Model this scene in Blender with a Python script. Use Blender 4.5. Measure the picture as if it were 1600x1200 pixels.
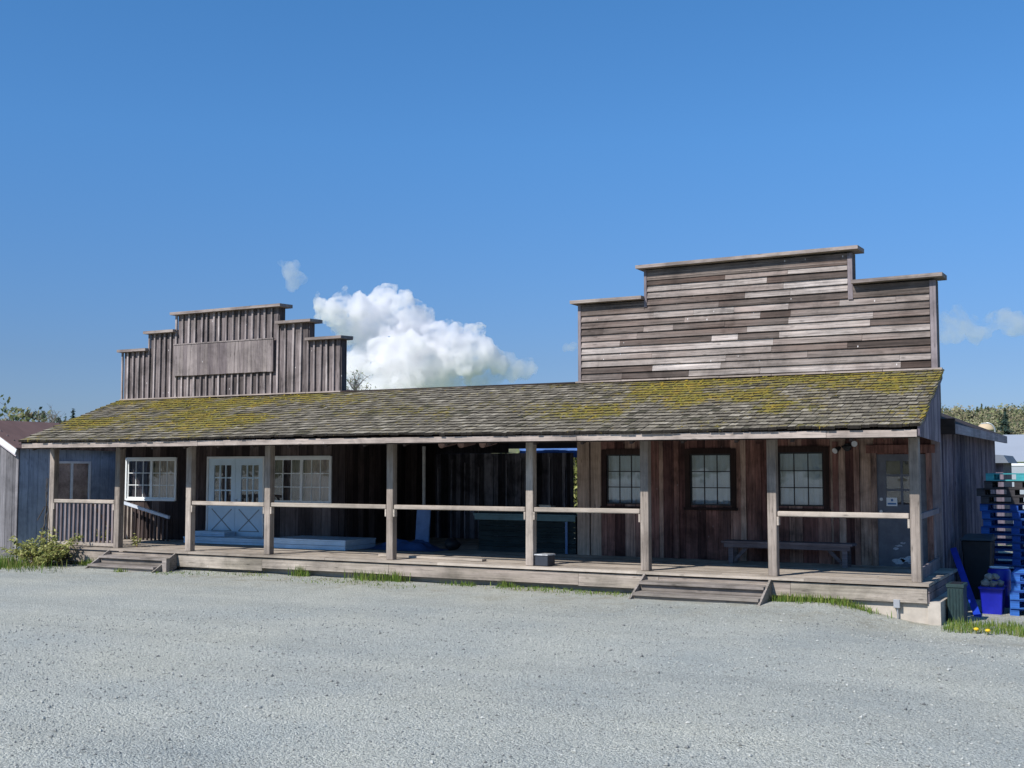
import bpy, bmesh, math, random
from mathutils import Vector, Matrix, noise
R = math.radians
rng = random.Random(7)
for o in list(bpy.data.objects):
    bpy.data.objects.remove(o)
scene = bpy.context.scene
col = scene.collection

# ------------------------------------------------------------------ camera
cam_data = bpy.data.cameras.new('camera')
cam = bpy.data.objects.new('camera', cam_data)
col.objects.link(cam)
cam.location = (2.922, -19.0, 2.155)
cam.rotation_euler = (R(90 + 4.147), 0, R(28.10))
cam_data.lens = 41.49
cam_data.sensor_width = 36
cam_data.clip_start = 0.1
cam_data.clip_end = 30000
scene.camera = cam

# ------------------------------------------------------------------ sky and sun
SUN_EL, SUN_AZ = 41.0, 200.0          # azimuth clockwise from +Y: front left of the building
world = bpy.data.worlds.new('World')
scene.world = world
world.use_nodes = True
wn = world.node_tree
bg = wn.nodes['Background']
sky = wn.nodes.new('ShaderNodeTexSky')
sky.sky_type = 'NISHITA'
sky.sun_disc = False
sky.sun_elevation = R(SUN_EL)
sky.sun_rotation = R(SUN_AZ)
sky.air_density = 1.0
sky.dust_density = 0.3
sky.ozone_density = 3.0
geo = wn.nodes.new('ShaderNodeTexCoord'); sep = wn.nodes.new('ShaderNodeSeparateXYZ')
wn.links.new(geo.outputs['Generated'], sep.inputs[0])
grade = wn.nodes.new('ShaderNodeValToRGB')          # clear spring air: deeper blue, less milky towards the horizon
ge = grade.color_ramp.elements
ge[0].position = 0.0; ge[0].color = (0.30, 0.365, 0.60, 1)
ge[1].position = 0.45; ge[1].color = (0.34, 0.70, 0.95, 1)
for pos, c4 in ((0.09, (0.31, 0.405, 0.60, 1)), (0.27, (0.35, 0.62, 0.86, 1))):
    q = ge.new(pos); q.color = c4
wn.links.new(sep.outputs[2], grade.inputs[0])
mul = wn.nodes.new('ShaderNodeMix'); mul.data_type = 'RGBA'; mul.blend_type = 'MULTIPLY'; mul.inputs[0].default_value = 1.0
wn.links.new(sky.outputs[0], mul.inputs[6]); wn.links.new(grade.outputs[0], mul.inputs[7])
wn.links.new(mul.outputs[2], bg.inputs[0])
bg.inputs[1].default_value = 0.128
sun_data = bpy.data.lights.new('sun', 'SUN')
sun = bpy.data.objects.new('sun', sun_data)
col.objects.link(sun)
sun_data.energy = 4.3
sun_data.angle = R(0.53)
sun_data.color = (1.0, 0.955, 0.90)
to_sun = Vector((math.sin(R(SUN_AZ)) * math.cos(R(SUN_EL)), math.cos(R(SUN_AZ)) * math.cos(R(SUN_EL)), math.sin(R(SUN_EL))))
sun.rotation_euler = to_sun.to_track_quat('Z', 'Y').to_euler()
scene.view_settings.view_transform = 'Standard'
scene.view_settings.look = 'None'
scene.view_settings.exposure = 0.34
scene.view_settings.gamma = 1
scene.cycles.use_denoising = True
scene.cycles.volume_bounces = 16
scene.cycles.max_bounces = 18
scene.cycles.transparent_max_bounces = 16

# ------------------------------------------------------------------ mesh builder
class MB:
    def __init__(s):
        s.v = []; s.f = []; s.t = []
    def add(s, vs, fs, tone=None):
        if tone is None: tone = rng.random()
        b = len(s.v)
        s.v.extend(tuple(p) for p in vs)
        for f in fs:
            s.f.append(tuple(b + i for i in f)); s.t.append(tone)
    BF = ((0, 3, 2, 1), (4, 5, 6, 7), (0, 1, 5, 4), (1, 2, 6, 5), (2, 3, 7, 6), (3, 0, 4, 7))
    def box(s, x0, x1, y0, y1, z0, z1, tone=None):
        s.add([(x0, y0, z0), (x1, y0, z0), (x1, y1, z0), (x0, y1, z0), (x0, y0, z1), (x1, y0, z1), (x1, y1, z1), (x0, y1, z1)], s.BF, tone)
    def hexa(s, pts, tone=None):
        s.add(pts, s.BF, tone)
    def bar(s, a, b, w, h, up=(0, 0, 1), tone=None):
        a = Vector(a); b = Vector(b); d = (b - a).normalized(); u = Vector(up)
        sx = d.cross(u)
        if sx.length < 1e-4: sx = d.cross(Vector((1, 0, 0)))
        sx.normalize(); uz = sx.cross(d).normalized()
        sx *= w / 2; uz *= h / 2
        s.add([a - sx - uz, a + sx - uz, b + sx - uz, b - sx - uz, a - sx + uz, a + sx + uz, b + sx + uz, b - sx + uz], s.BF, tone)
    def tube(s, pts, rad, n=8, tone=None, caps=True):
        pts = [Vector(p) for p in pts]
        if not hasattr(rad, '__len__'): rad = [rad] * len(pts)
        vs = []; fs = []
        for i, p in enumerate(pts):
            d = (pts[min(i + 1, len(pts) - 1)] - pts[max(i - 1, 0)]).normalized()
            a = d.cross(Vector((0, 0, 1)))
            if a.length < 1e-3: a = d.cross(Vector((1, 0, 0)))
            a.normalize(); b = d.cross(a)
            for k in range(n):
                t = 2 * math.pi * k / n
                vs.append(p + (a * math.cos(t) + b * math.sin(t)) * rad[i])
        for i in range(len(pts) - 1):
            for k in range(n):
                k2 = (k + 1) % n
                fs.append((i * n + k, i * n + k2, (i + 1) * n + k2, (i + 1) * n + k))
        if caps:
            fs.append(tuple(range(n - 1, -1, -1))); fs.append(tuple((len(pts) - 1) * n + k for k in range(n)))
        s.add(vs, fs, tone)
    def lathe(s, cx, cy, prof, n=24, tone=None):
        vs = []; fs = []
        for r, z in prof:
            for k in range(n):
                t = 2 * math.pi * k / n
                vs.append((cx + r * math.cos(t), cy + r * math.sin(t), z))
        for i in range(len(prof) - 1):
            for k in range(n):
                k2 = (k + 1) % n
                fs.append((i * n + k, i * n + k2, (i + 1) * n + k2, (i + 1) * n + k))
        fs.append(tuple(range(n - 1, -1, -1))); fs.append(tuple((len(prof) - 1) * n + k for k in range(n)))
        s.add(vs, fs, tone)
    def prism(s, poly, axis, a0, a1, tone=None):
        n = len(poly)
        def P(p, a):
            return (a, p[0], p[1]) if axis == 'x' else ((p[0], a, p[1]) if axis == 'y' else (p[0], p[1], a))
        vs = [P(p, a0) for p in poly] + [P(p, a1) for p in poly]
        fs = [tuple(range(n - 1, -1, -1)), tuple(range(n, 2 * n))] + [(i, (i + 1) % n, n + (i + 1) % n, n + i) for i in range(n)]
        s.add(vs, fs, tone)
    def quad(s, c, n, size, ratio=1.0, roll=0.0, tone=None, bend=0.0):
        n = Vector(n).normalized(); a = n.cross(Vector((0.13, 0.31, 1))).normalized(); b = n.cross(a)
        ca, sa = math.cos(roll), math.sin(roll)
        a, b = a * ca + b * sa, b * ca - a * sa
        c = Vector(c); L = a * size; W = b * size * ratio
        s.add([c - L, c + W * 0.9 - L * 0.1 + n * bend * size, c + L, c - W * 0.9 - L * 0.1 + n * bend * size], [(0, 1, 2, 3)], tone)
    def lump(s, c, r, tone=None, rough=0.35, squash=1.0, sub=1):
        bm = bmesh.new(); bmesh.ops.create_icosphere(bm, subdivisions=sub, radius=1.0)
        o = Vector((rng.random() * 50, rng.random() * 50, rng.random() * 50)); c = Vector(c)
        bm.verts.ensure_lookup_table()
        vs = []
        for v in bm.verts:
            k = r * (1 + rough * noise.noise(v.co * 1.3 + o))
            vs.append(c + Vector((v.co.x * k, v.co.y * k, v.co.z * k * squash)))
        fs = [tuple(x.index for x in f.verts) for f in bm.faces]
        bm.free(); s.add(vs, fs, tone)
    def build(s, name, mat, parent=None, smooth=False, bevel=0.0):
        me = bpy.data.meshes.new(name)
        off = parent_world(parent)
        me.from_pydata([(x - off[0], y - off[1], z - off[2]) for x, y, z in s.v], [], s.f)
        me.update()
        at = me.attributes.new('tone', 'FLOAT', 'FACE'); at.data.foreach_set('value', s.t)
        if smooth: me.polygons.foreach_set('use_smooth', [True] * len(me.polygons))
        me.materials.append(mat)
        o = bpy.data.objects.new(name, me); col.objects.link(o)
        if parent: o.parent = parent
        if bevel:
            m = o.modifiers.new('bevel', 'BEVEL'); m.width = bevel; m.segments = 1; m.limit_method = 'ANGLE'
        return o
def parent_world(p):
    v = Vector((0, 0, 0))
    while p is not None:
        v += p.location; p = p.parent
    return v
def tag(o, label, cat, group=None, kind=None):
    o['label'] = label; o['category'] = cat
    if group: o['group'] = group
    if kind: o['kind'] = kind
    return o
def thing(name, label, cat, loc=(0, 0, 0), group=None):
    o = bpy.data.objects.new(name, None); col.objects.link(o)
    o.location = loc; o.empty_display_size = 0.3
    return tag(o, label, cat, group)
def structure(o):
    o['kind'] = 'structure'; return o
def copy_tree(o, parent=None):
    c = o.copy(); col.objects.link(c)
    if parent: c.parent = parent
    for ch in list(o.children): copy_tree(ch, c)
    return c

# ------------------------------------------------------------------ materials
def new_mat(name, rough=0.8, spec=0.3):
    m = bpy.data.materials.new(name); m.use_nodes = True
    b = m.node_tree.nodes['Principled BSDF']
    b.inputs['Roughness'].default_value = rough
    b.inputs['Specular IOR Level'].default_value = spec
    return m, m.node_tree, b
def nd(t, kind, **kw):
    n = t.nodes.new(kind)
    for k, v in kw.items(): setattr(n, k, v)
    return n
def ramp(t, stops, interp='LINEAR'):
    r = nd(t, 'ShaderNodeValToRGB'); e = r.color_ramp.elements; r.color_ramp.interpolation = interp
    while len(e) > 1: e.remove(e[-1])
    e[0].position = stops[0][0]; e[0].color = (*stops[0][1], 1)
    for p, c in stops[1:]:
        x = e.new(p); x.color = (*c, 1)
    return r
def g(v): return (v, v, v)
def mixc(t, a, b, fac=None, mode='MIX', f=1.0):
    m = nd(t, 'ShaderNodeMix', data_type='RGBA', blend_type=mode)
    m.inputs[0].default_value = f
    if fac is not None: t.links.new(fac, m.inputs[0])
    for s, i in ((a, 6), (b, 7)):
        if isinstance(s, tuple): m.inputs[i].default_value = (*s, 1)
        else: t.links.new(s, m.inputs[i])
    return m.outputs[2]
def math_(t, op, a, b=None, clamp=False):
    m = nd(t, 'ShaderNodeMath', operation=op); m.use_clamp = clamp
    for i, s in enumerate((a, b)):
        if s is None: continue
        if isinstance(s, (int, float)): m.inputs[i].default_value = s
        else: t.links.new(s, m.inputs[i])
    return m.outputs[0]
def tone_attr(t):
    a = nd(t, 'ShaderNodeAttribute'); a.attribute_name = 'tone'; return a.outputs['Fac']
def coords(t, scale, tone=None, k=31.7):
    tc = nd(t, 'ShaderNodeTexCoord'); mp = nd(t, 'ShaderNodeMapping'); mp.inputs['Scale'].default_value = scale
    t.links.new(tc.outputs['Object'], mp.inputs[0])
    if tone is None: return mp.outputs[0]
    c = nd(t, 'ShaderNodeVectorMath', operation='ADD'); s = math_(t, 'MULTIPLY', tone, k)
    t.links.new(mp.outputs[0], c.inputs[0]); t.links.new(s, c.inputs[1]); return c.outputs[0]
def noise_(t, vec, scale, detail=5, rough=0.6, dist=0.0):
    n = nd(t, 'ShaderNodeTexNoise'); n.inputs['Scale'].default_value = scale; n.inputs['Detail'].default_value = detail
    n.inputs['Roughness'].default_value = rough; n.inputs['Distortion'].default_value = dist
    t.links.new(vec, n.inputs['Vector']); return n.outputs['Fac']
def bump(t, b, h, strength, dist):
    bp = nd(t, 'ShaderNodeBump'); bp.inputs['Strength'].default_value = strength; bp.inputs['Distance'].default_value = dist
    t.links.new(h, bp.inputs['Height']); t.links.new(bp.outputs[0], b.inputs['Normal'])

def wood(name, stops, axis='X', grain=0.5, blotch=None, blotch_amt=0.6, fleck=0.0, freq=26.0, rough=0.85, stain=0.3):
    """weathered board: tone picks the colour of each board, noise stretched along the grain streaks it"""
    m, t, b = new_mat(name, rough, 0.2)
    tn = tone_attr(t)
    ax = 'XYZ'.index(axis)
    sc = [freq] * 3; sc[ax] = 0.9
    v = coords(t, sc, tn)
    n1 = noise_(t, v, 1.0, 7, 0.68, 0.25)
    n = len(stops)
    base = ramp(t, [(i / (n - 1), c) for i, c in enumerate(stops)])
    t.links.new(tn, base.inputs[0])
    c = base.outputs[0]
    sc2 = [2.6] * 3; sc2[ax] = 0.55
    n2 = noise_(t, coords(t, sc2, tn, 11.3), 1.0, 4, 0.6)
    if blotch:
        br = ramp(t, [(0.45, g(0)), (0.72, g(1))]); t.links.new(n2, br.inputs[0])
        c = mixc(t, c, blotch, math_(t, 'MULTIPLY', br.outputs[0], blotch_amt))
    sr = ramp(t, [(0.26, g(1 - grain)), (0.5, g(1.0)), (0.76, g(1 + grain * 0.8))]); t.links.new(n1, sr.inputs[0])
    c = mixc(t, c, sr.outputs[0], mode='MULTIPLY')
    sc3 = [9.0] * 3; sc3[ax] = 2.4
    vo = nd(t, 'ShaderNodeTexVoronoi'); vo.inputs['Scale'].default_value = 0.9
    t.links.new(coords(t, sc3, tn, 7.7), vo.inputs['Vector'])
    kr = ramp(t, [(0.05, g(0.35)), (0.14, g(1))]); t.links.new(vo.outputs['Distance'], kr.inputs[0])
    c = mixc(t, c, kr.outputs[0], mode='MULTIPLY', f=0.7)
    st = noise_(t, coords(t, (1.0, 1.0, 1.0)), 1.15, 6, 0.68, 0.4)
    sr2 = ramp(t, [(0.36, g(1 - stain)), (0.5, g(1.0)), (0.66, g(1 + stain * 0.7))]); t.links.new(st, sr2.inputs[0])
    c = mixc(t, c, sr2.outputs[0], mode='MULTIPLY')
    sc4 = [60.0] * 3; sc4[ax] = 3.5
    n5 = noise_(t, coords(t, sc4, tn, 5.9), 1.0, 3, 0.6)
    cr = ramp(t, [(0.30, g(0.45)), (0.42, g(1)), (0.62, g(1)), (0.75, g(1.3))]); t.links.new(n5, cr.inputs[0])
    c = mixc(t, c, cr.outputs[0], mode='MULTIPLY', f=min(1.0, grain * 1.3))
    if fleck:
        vf = nd(t, 'ShaderNodeTexVoronoi'); vf.inputs['Scale'].default_value = 3.4
        t.links.new(coords(t, (1.7, 1.0, 0.8), tn, 3.1), vf.inputs['Vector'])
        fr = ramp(t, [(0.04, g(1)), (0.065, g(0))]); t.links.new(vf.outputs['Distance'], fr.inputs[0])
        c = mixc(t, c, (0.6, 0.57, 0.55), math_(t, 'MULTIPLY', fr.outputs[0], fleck))
    t.links.new(c, b.inputs['Base Color'])
    bump(t, b, n1, 0.45, 0.012)
    return m
def plain(name, c, rough=0.6, spec=0.3, var=0.18, scale=6.0, metal=0.0, bmp=0.0):
    m, t, b = new_mat(name, rough, spec)
    b.inputs['Metallic'].default_value = metal
    v = coords(t, (1, 1, 1), tone_attr(t))
    n = noise_(t, v, scale, 6, 0.65)
    r = ramp(t, [(0.3, tuple(x * (1 - var) for x in c)), (0.7, tuple(min(1, x * (1 + var)) for x in c))])
    t.links.new(n, r.inputs[0]); t.links.new(r.outputs[0], b.inputs['Base Color'])
    if bmp: bump(t, b, n, bmp, 0.02)
    return m
def toned(name, stops, rough=0.8, spec=0.2, transl=0.0, var=0.25, scale=3.0):
    m, t, b = new_mat(name, rough, spec)
    tn = tone_attr(t); r = ramp(t, [(i / (len(stops) - 1), c) for i, c in enumerate(stops)])
    t.links.new(tn, r.inputs[0])
    n = noise_(t, coords(t, (1, 1, 1), tn), scale, 4, 0.6)
    nr = ramp(t, [(0.3, g(1 - var)), (0.7, g(1 + var))]); t.links.new(n, nr.inputs[0])
    c = mixc(t, r.outputs[0], nr.outputs[0], mode='MULTIPLY')
    t.links.new(c, b.inputs['Base Color'])
    if transl:
        tr = nd(t, 'ShaderNodeBsdfTranslucent'); t.links.new(c, tr.inputs[0])
        mx = nd(t, 'ShaderNodeMixShader'); mx.inputs[0].default_value = transl
        out = t.nodes['Material Output']
        t.links.new(b.outputs[0], mx.inputs[1]); t.links.new(tr.outputs[0], mx.inputs[2]); t.links.new(mx.outputs[0], out.inputs[0])
    return m
def glass_mat(name, tint=(0.95, 0.97, 0.97), refl=1.0):
    m = bpy.data.materials.new(name); m.use_nodes = True; t = m.node_tree; t.nodes.clear()
    out = nd(t, 'ShaderNodeOutputMaterial'); tr = nd(t, 'ShaderNodeBsdfTransparent'); gl = nd(t, 'ShaderNodeBsdfGlossy')
    tr.inputs[0].default_value = (*tint, 1); gl.inputs['Roughness'].default_value = 0.015
    fr = nd(t, 'ShaderNodeFresnel'); ge_ = nd(t, 'ShaderNodeNewGeometry')   # thin pane: same index from either face
    t.links.new(math_(t, 'SUBTRACT', 1.55, math_(t, 'MULTIPLY', ge_.outputs['Backfacing'], 1.55 - 1 / 1.55)), fr.inputs[0])
    mx = nd(t, 'ShaderNodeMixShader')
    n = noise_(t, coords(t, (1, 1, 1)), 2.2, 2, 0.5)
    bp = nd(t, 'ShaderNodeBump'); bp.inputs['Strength'].default_value = 0.12; bp.inputs['Distance'].default_value = 0.02
    t.links.new(n, bp.inputs['Height']); t.links.new(bp.outputs[0], gl.inputs['Normal'])
    t.links.new(math_(t, 'MULTIPLY', fr.outputs[0], 1.6 * refl, True), mx.inputs[0])
    t.links.new(tr.outputs[0], mx.inputs[1]); t.links.new(gl.outputs[0], mx.inputs[2]); t.links.new(mx.outputs[0], out.inputs[0])
    return m

GREY = [(0.06, 0.046, 0.039), (0.12, 0.097, 0.084), (0.22, 0.186, 0.165), (0.32, 0.28, 0.252), (0.41, 0.365, 0.335)]
LILAC = [(0.10, 0.083, 0.081), (0.165, 0.138, 0.135), (0.215, 0.18, 0.174), (0.38, 0.33, 0.312)]
BROWN = [(0.075, 0.036, 0.032), (0.16, 0.075, 0.064), (0.25, 0.125, 0.10), (0.33, 0.20, 0.155), (0.45, 0.32, 0.25)]
DARK = [(0.03, 0.022, 0.022), (0.06, 0.044, 0.042), (0.10, 0.074, 0.068), (0.16, 0.125, 0.115)]
PALE = [(0.31, 0.262, 0.22), (0.42, 0.36, 0.305), (0.50, 0.435, 0.37)]
DECK = [(0.29, 0.245, 0.20), (0.39, 0.335, 0.275), (0.48, 0.415, 0.345)]
M = {}
M['clapboard'] = wood('weathered_clapboard', GREY, 'X', 0.75, (0.15, 0.09, 0.068), 0.5, 0.9, freq=34, stain=0.35)
M['batten'] = wood('weathered_batten_boards', LILAC, 'Z', 0.8, (0.075, 0.064, 0.056), 0.6, 0.9, stain=0.4)
M['sign_wood'] = wood('weathered_sign_boards', [(0.145, 0.12, 0.12), (0.195, 0.165, 0.158), (0.24, 0.205, 0.192)], 'Z', 0.6, (0.28, 0.24, 0.21), 0.4, 0.8)
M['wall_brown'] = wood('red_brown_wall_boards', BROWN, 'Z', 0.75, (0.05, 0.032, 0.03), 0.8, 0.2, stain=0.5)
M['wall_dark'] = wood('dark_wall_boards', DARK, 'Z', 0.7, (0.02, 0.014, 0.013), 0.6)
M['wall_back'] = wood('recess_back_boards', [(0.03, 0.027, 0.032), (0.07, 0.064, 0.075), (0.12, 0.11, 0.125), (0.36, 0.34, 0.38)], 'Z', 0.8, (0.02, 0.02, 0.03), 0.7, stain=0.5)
M['corner_tan'] = wood('tan_corner_boards', [(0.36, 0.26, 0.195), (0.46, 0.345, 0.265)], 'Z', 0.5, (0.2, 0.13, 0.1), 0.6)
M['wall_side'] = wood('lilac_grey_side_boards', [(0.12, 0.10, 0.125), (0.22, 0.18, 0.21), (0.32, 0.27, 0.29)], 'Z', 0.55, (0.08, 0.07, 0.09), 0.6)
M['pale_x'] = wood('pale_rail_wood', PALE, 'X', 0.3, (0.33, 0.30, 0.25), 0.5, freq=20)
M['pale_z'] = wood('pale_post_wood', [(0.23, 0.195, 0.165), (0.30, 0.255, 0.218), (0.37, 0.318, 0.272)], 'Z', 0.5, (0.2, 0.165, 0.14), 0.6, 0.3, freq=20, stain=0.3)
M['fascia'] = wood('pale_fascia_wood', [(0.33, 0.272, 0.235), (0.42, 0.355, 0.31)], 'X', 0.4, (0.22, 0.18, 0.155), 0.6, 0.4)
M['deck'] = wood('deck_boards', DECK, 'X', 0.3, (0.23, 0.20, 0.17), 0.45)
M['skirt'] = wood('deck_skirt_boards', [(0.25, 0.208, 0.175), (0.31, 0.262, 0.222), (0.37, 0.325, 0.27)], 'X', 0.5, (0.19, 0.172, 0.125), 0.7, 0.5, stain=0.35)
M['cap'] = wood('cap_board_wood', [(0.20, 0.165, 0.15), (0.30, 0.25, 0.225)], 'X', 0.5, (0.34, 0.30, 0.25), 0.5)
M['trim_z'] = wood('grey_trim_wood', [(0.17, 0.145, 0.155), (0.25, 0.215, 0.22)], 'Z', 0.4)
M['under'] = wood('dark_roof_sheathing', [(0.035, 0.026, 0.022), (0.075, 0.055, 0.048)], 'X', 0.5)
M['brown_trim'] = wood('brown_window_casing', [(0.03, 0.018, 0.016), (0.06, 0.036, 0.03)], 'Z', 0.5)
M['baluster'] = wood('dark_grey_balusters', [(0.14, 0.112, 0.115), (0.20, 0.165, 0.165), (0.27, 0.225, 0.22)], 'Z', 0.5)
M['bench'] = wood('grey_bench_wood', [(0.11, 0.09, 0.095), (0.18, 0.15, 0.155)], 'X', 0.5)
M['step'] = wood('grey_step_wood', [(0.19, 0.165, 0.145), (0.27, 0.235, 0.21), (0.34, 0.30, 0.265)], 'X', 0.5, (0.13, 0.12, 0.08), 0.5)
M['white'] = plain('white_paint', (0.72, 0.74, 0.73), 0.5, 0.35, 0.08, 3)
M['door_white'] = plain('white_door_sky_tint', (0.60, 0.75, 0.86), 0.55, 0.3, 0.07, 2.2)  # white door whose colour carries the blue of sky-lit shade
M['platform'] = plain('white_paint_sky_tint', (0.52, 0.67, 0.80), 0.55, 0.3, 0.12, 3)  # white platforms, the blue of the shade painted into them
M['door_trim'] = plain('door_groove_paint', (0.26, 0.29, 0.31), 0.6, 0.3, 0.1)
M['door_grey'] = plain('grey_door_paint', (0.13, 0.135, 0.155), 0.6, 0.3, 0.25, 5)
M['concrete'] = plain('concrete', (0.45, 0.40, 0.34), 0.9, 0.2, 0.16, 5, 0, 0.15)
M['metal'] = plain('galvanised_metal', (0.42, 0.43, 0.44), 0.45, 0.5, 0.15, 8, 0.6)
M['black'] = plain('black_plastic', (0.018, 0.019, 0.022), 0.5, 0.35, 0.3, 5)
M['black_metal'] = plain('dark_box_paint', (0.03, 0.036, 0.048), 0.5, 0.4, 0.25, 8)
M['blue'] = plain('blue_plastic', (0.012, 0.045, 0.42), 0.42, 0.45, 0.2, 4)
M['blue_deep'] = plain('deep_blue_plastic', (0.008, 0.014, 0.30), 0.38, 0.45, 0.25, 4)
M['blue_pale'] = plain('pale_blue_and_sky_tint', (0.14, 0.23, 0.42), 0.7, 0.3, 0.25, 4)
M['tarp'] = plain('blue_tarpaulin', (0.035, 0.085, 0.22), 0.45, 0.4, 0.35, 3, 0, 0.3)
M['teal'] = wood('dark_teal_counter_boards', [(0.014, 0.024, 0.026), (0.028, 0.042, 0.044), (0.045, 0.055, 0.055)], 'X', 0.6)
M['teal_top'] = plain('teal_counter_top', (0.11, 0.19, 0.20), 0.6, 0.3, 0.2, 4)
M['green_bin'] = plain('dark_green_plastic', (0.018, 0.04, 0.042), 0.55, 0.35, 0.3, 9)
M['pallet_blue'] = wood('blue_pallet_wood', [(0.014, 0.05, 0.24), (0.025, 0.10, 0.42), (0.05, 0.20, 0.55)], 'X', 0.45, (0.02, 0.025, 0.05), 0.6)
M['pallet_teal'] = wood('turquoise_pallet_wood', [(0.05, 0.32, 0.36), (0.09, 0.42, 0.45)], 'X', 0.3)
M['pallet_grey'] = wood('dark_grey_pallet_wood', [(0.03, 0.028, 0.03), (0.08, 0.075, 0.08)], 'X', 0.5)
M['pallet_red'] = wood('faded_red_pallet_wood', [(0.20, 0.035, 0.045), (0.25, 0.06, 0.07)], 'X', 0.4)
M['rock'] = toned('grey_stones', [(0.14, 0.145, 0.15), (0.30, 0.31, 0.31), (0.22, 0.20, 0.18)], 0.9, 0.2, 0, 0.3, 9)
M['curtain_pink'] = plain('faded_pink_curtain', (0.36, 0.27, 0.25), 0.9, 0.1, 0.25, 2)
M['blind'] = plain('grey_window_blind', (0.46, 0.54, 0.62), 0.9, 0.1, 0.12, 1.5)
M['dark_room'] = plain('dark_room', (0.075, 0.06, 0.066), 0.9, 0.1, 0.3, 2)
M['glass'] = glass_mat('window_glass')
M['paper'] = plain('white_paper', (0.75, 0.77, 0.78), 0.8, 0.2, 0.03)
M['print_blue'] = plain('blue_print', (0.06, 0.16, 0.35), 0.8, 0.2, 0.03)
M['lamp_face'] = plain('white_lamp_face', (0.7, 0.71, 0.72), 0.4, 0.4, 0.05)
M['shed_side'] = wood('shed_boards_sky_tint', [(0.26, 0.335, 0.44), (0.31, 0.39, 0.50), (0.35, 0.43, 0.53)], 'Z', 0.35)  # blue of the sky-lit shade is put into the board colour
M['shed_front'] = wood('grey_shed_boards', [(0.12, 0.115, 0.12), (0.18, 0.172, 0.178), (0.23, 0.215, 0.22)], 'Z', 0.4)
M['shed_roof'] = plain('brown_metal_roof', (0.155, 0.095, 0.08), 0.7, 0.3, 0.14, 1.5)
M['leaf'] = toned('bush_leaves', [(0.11, 0.13, 0.03), (0.25, 0.27, 0.07), (0.42, 0.41, 0.15)], 0.6, 0.3, 0.3)
M['leaf_dry'] = toned('dry_stems', [(0.16, 0.10, 0.055), (0.30, 0.21, 0.12)], 0.9, 0.1)
M['grass'] = toned('green_grass', [(0.07, 0.14, 0.02), (0.15, 0.23, 0.04), (0.30, 0.30, 0.09)], 0.7, 0.2, 0.3)
M['bark'] = wood('grey_bark', [(0.07, 0.06, 0.055), (0.13, 0.115, 0.10)], 'Z', 0.5)
M['bark_pale'] = wood('pale_bark', [(0.20, 0.18, 0.165), (0.28, 0.25, 0.23)], 'Z', 0.3)
M['twig_leaf'] = toned('spring_leaves', [(0.10, 0.13, 0.045), (0.17, 0.20, 0.07), (0.23, 0.21, 0.10)], 0.7, 0.2, 0.3)
M['conifer'] = toned('conifer_needles', [(0.03, 0.06, 0.05), (0.06, 0.10, 0.075)], 0.8, 0.2)
M['forest'] = toned('spring_forest', [(0.075, 0.10, 0.062), (0.15, 0.165, 0.082), (0.22, 0.18, 0.125), (0.19, 0.215, 0.095), (0.28, 0.25, 0.16)], 0.9, 0.1, 0.15, 0.3, 0.05)
M['yellow'] = plain('yellow_petals', (0.75, 0.48, 0.03), 0.7, 0.2, 0.1)
M['silo'] = plain('tan_dome', (0.50, 0.39, 0.26), 0.8, 0.2, 0.12, 0.5)
M['silo_wall'] = plain('silo_wall', (0.22, 0.19, 0.16), 0.8, 0.2, 0.15, 0.5)
M['pale_roof'] = plain('pale_grey_metal_roof', (0.33, 0.36, 0.40), 0.6, 0.3, 0.05, 0.2)
M['pale_wall'] = plain('white_metal_wall', (0.75, 0.76, 0.78), 0.6, 0.3, 0.04, 0.2)
M['grey_roof'] = plain('slate_grey_roof', (0.16, 0.18, 0.21), 0.7, 0.3, 0.1, 1)

# roof shakes: tone gives the shake, a second attribute gives the moss
def shake_mat():
    m, t, b = new_mat('mossy_cedar_shakes', 0.95, 0.1)
    tn = tone_attr(t)
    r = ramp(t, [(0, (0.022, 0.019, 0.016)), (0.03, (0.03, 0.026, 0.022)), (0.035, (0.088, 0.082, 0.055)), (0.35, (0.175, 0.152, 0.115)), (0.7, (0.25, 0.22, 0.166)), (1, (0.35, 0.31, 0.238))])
    t.links.new(tn, r.inputs[0])
    n1 = noise_(t, coords(t, (30, 2.5, 2.5), tn), 1.0, 6, 0.65)
    sr = ramp(t, [(0.3, g(0.55)), (0.7, g(1.35))]); t.links.new(n1, sr.inputs[0])
    c = mixc(t, r.outputs[0], sr.outputs[0], mode='MULTIPLY')
    a = nd(t, 'ShaderNodeAttribute'); a.attribute_name = 'moss'
    n2 = noise_(t, coords(t, (1, 1, 1)), 9.0, 6, 0.75)
    f = math_(t, 'ADD', a.outputs['Fac'], math_(t, 'MULTIPLY', math_(t, 'SUBTRACT', n2, 0.5), 3.2))
    fr = ramp(t, [(0.42, g(0)), (0.62, g(1))]); t.links.new(f, fr.inputs[0])
    n3 = noise_(t, coords(t, (1, 1, 1)), 3.1, 5, 0.7)
    mc = ramp(t, [(0.3, (0.12, 0.115, 0.028)), (0.48, (0.21, 0.175, 0.028)), (0.66, (0.30, 0.20, 0.025))]); t.links.new(n3, mc.inputs[0])
    c = mixc(t, c, mc.outputs[0], math_(t, 'MULTIPLY', fr.outputs[0], 0.85))
    t.links.new(c, b.inputs['Base Color'])
    bump(t, b, n2, 0.5, 0.02)
    return m
M['shake'] = shake_mat()
M['moss'] = toned('yellow_green_moss', [(0.11, 0.105, 0.024), (0.20, 0.17, 0.028), (0.29, 0.20, 0.03)], 1.0, 0.05, 0, 0.35, 14)

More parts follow.
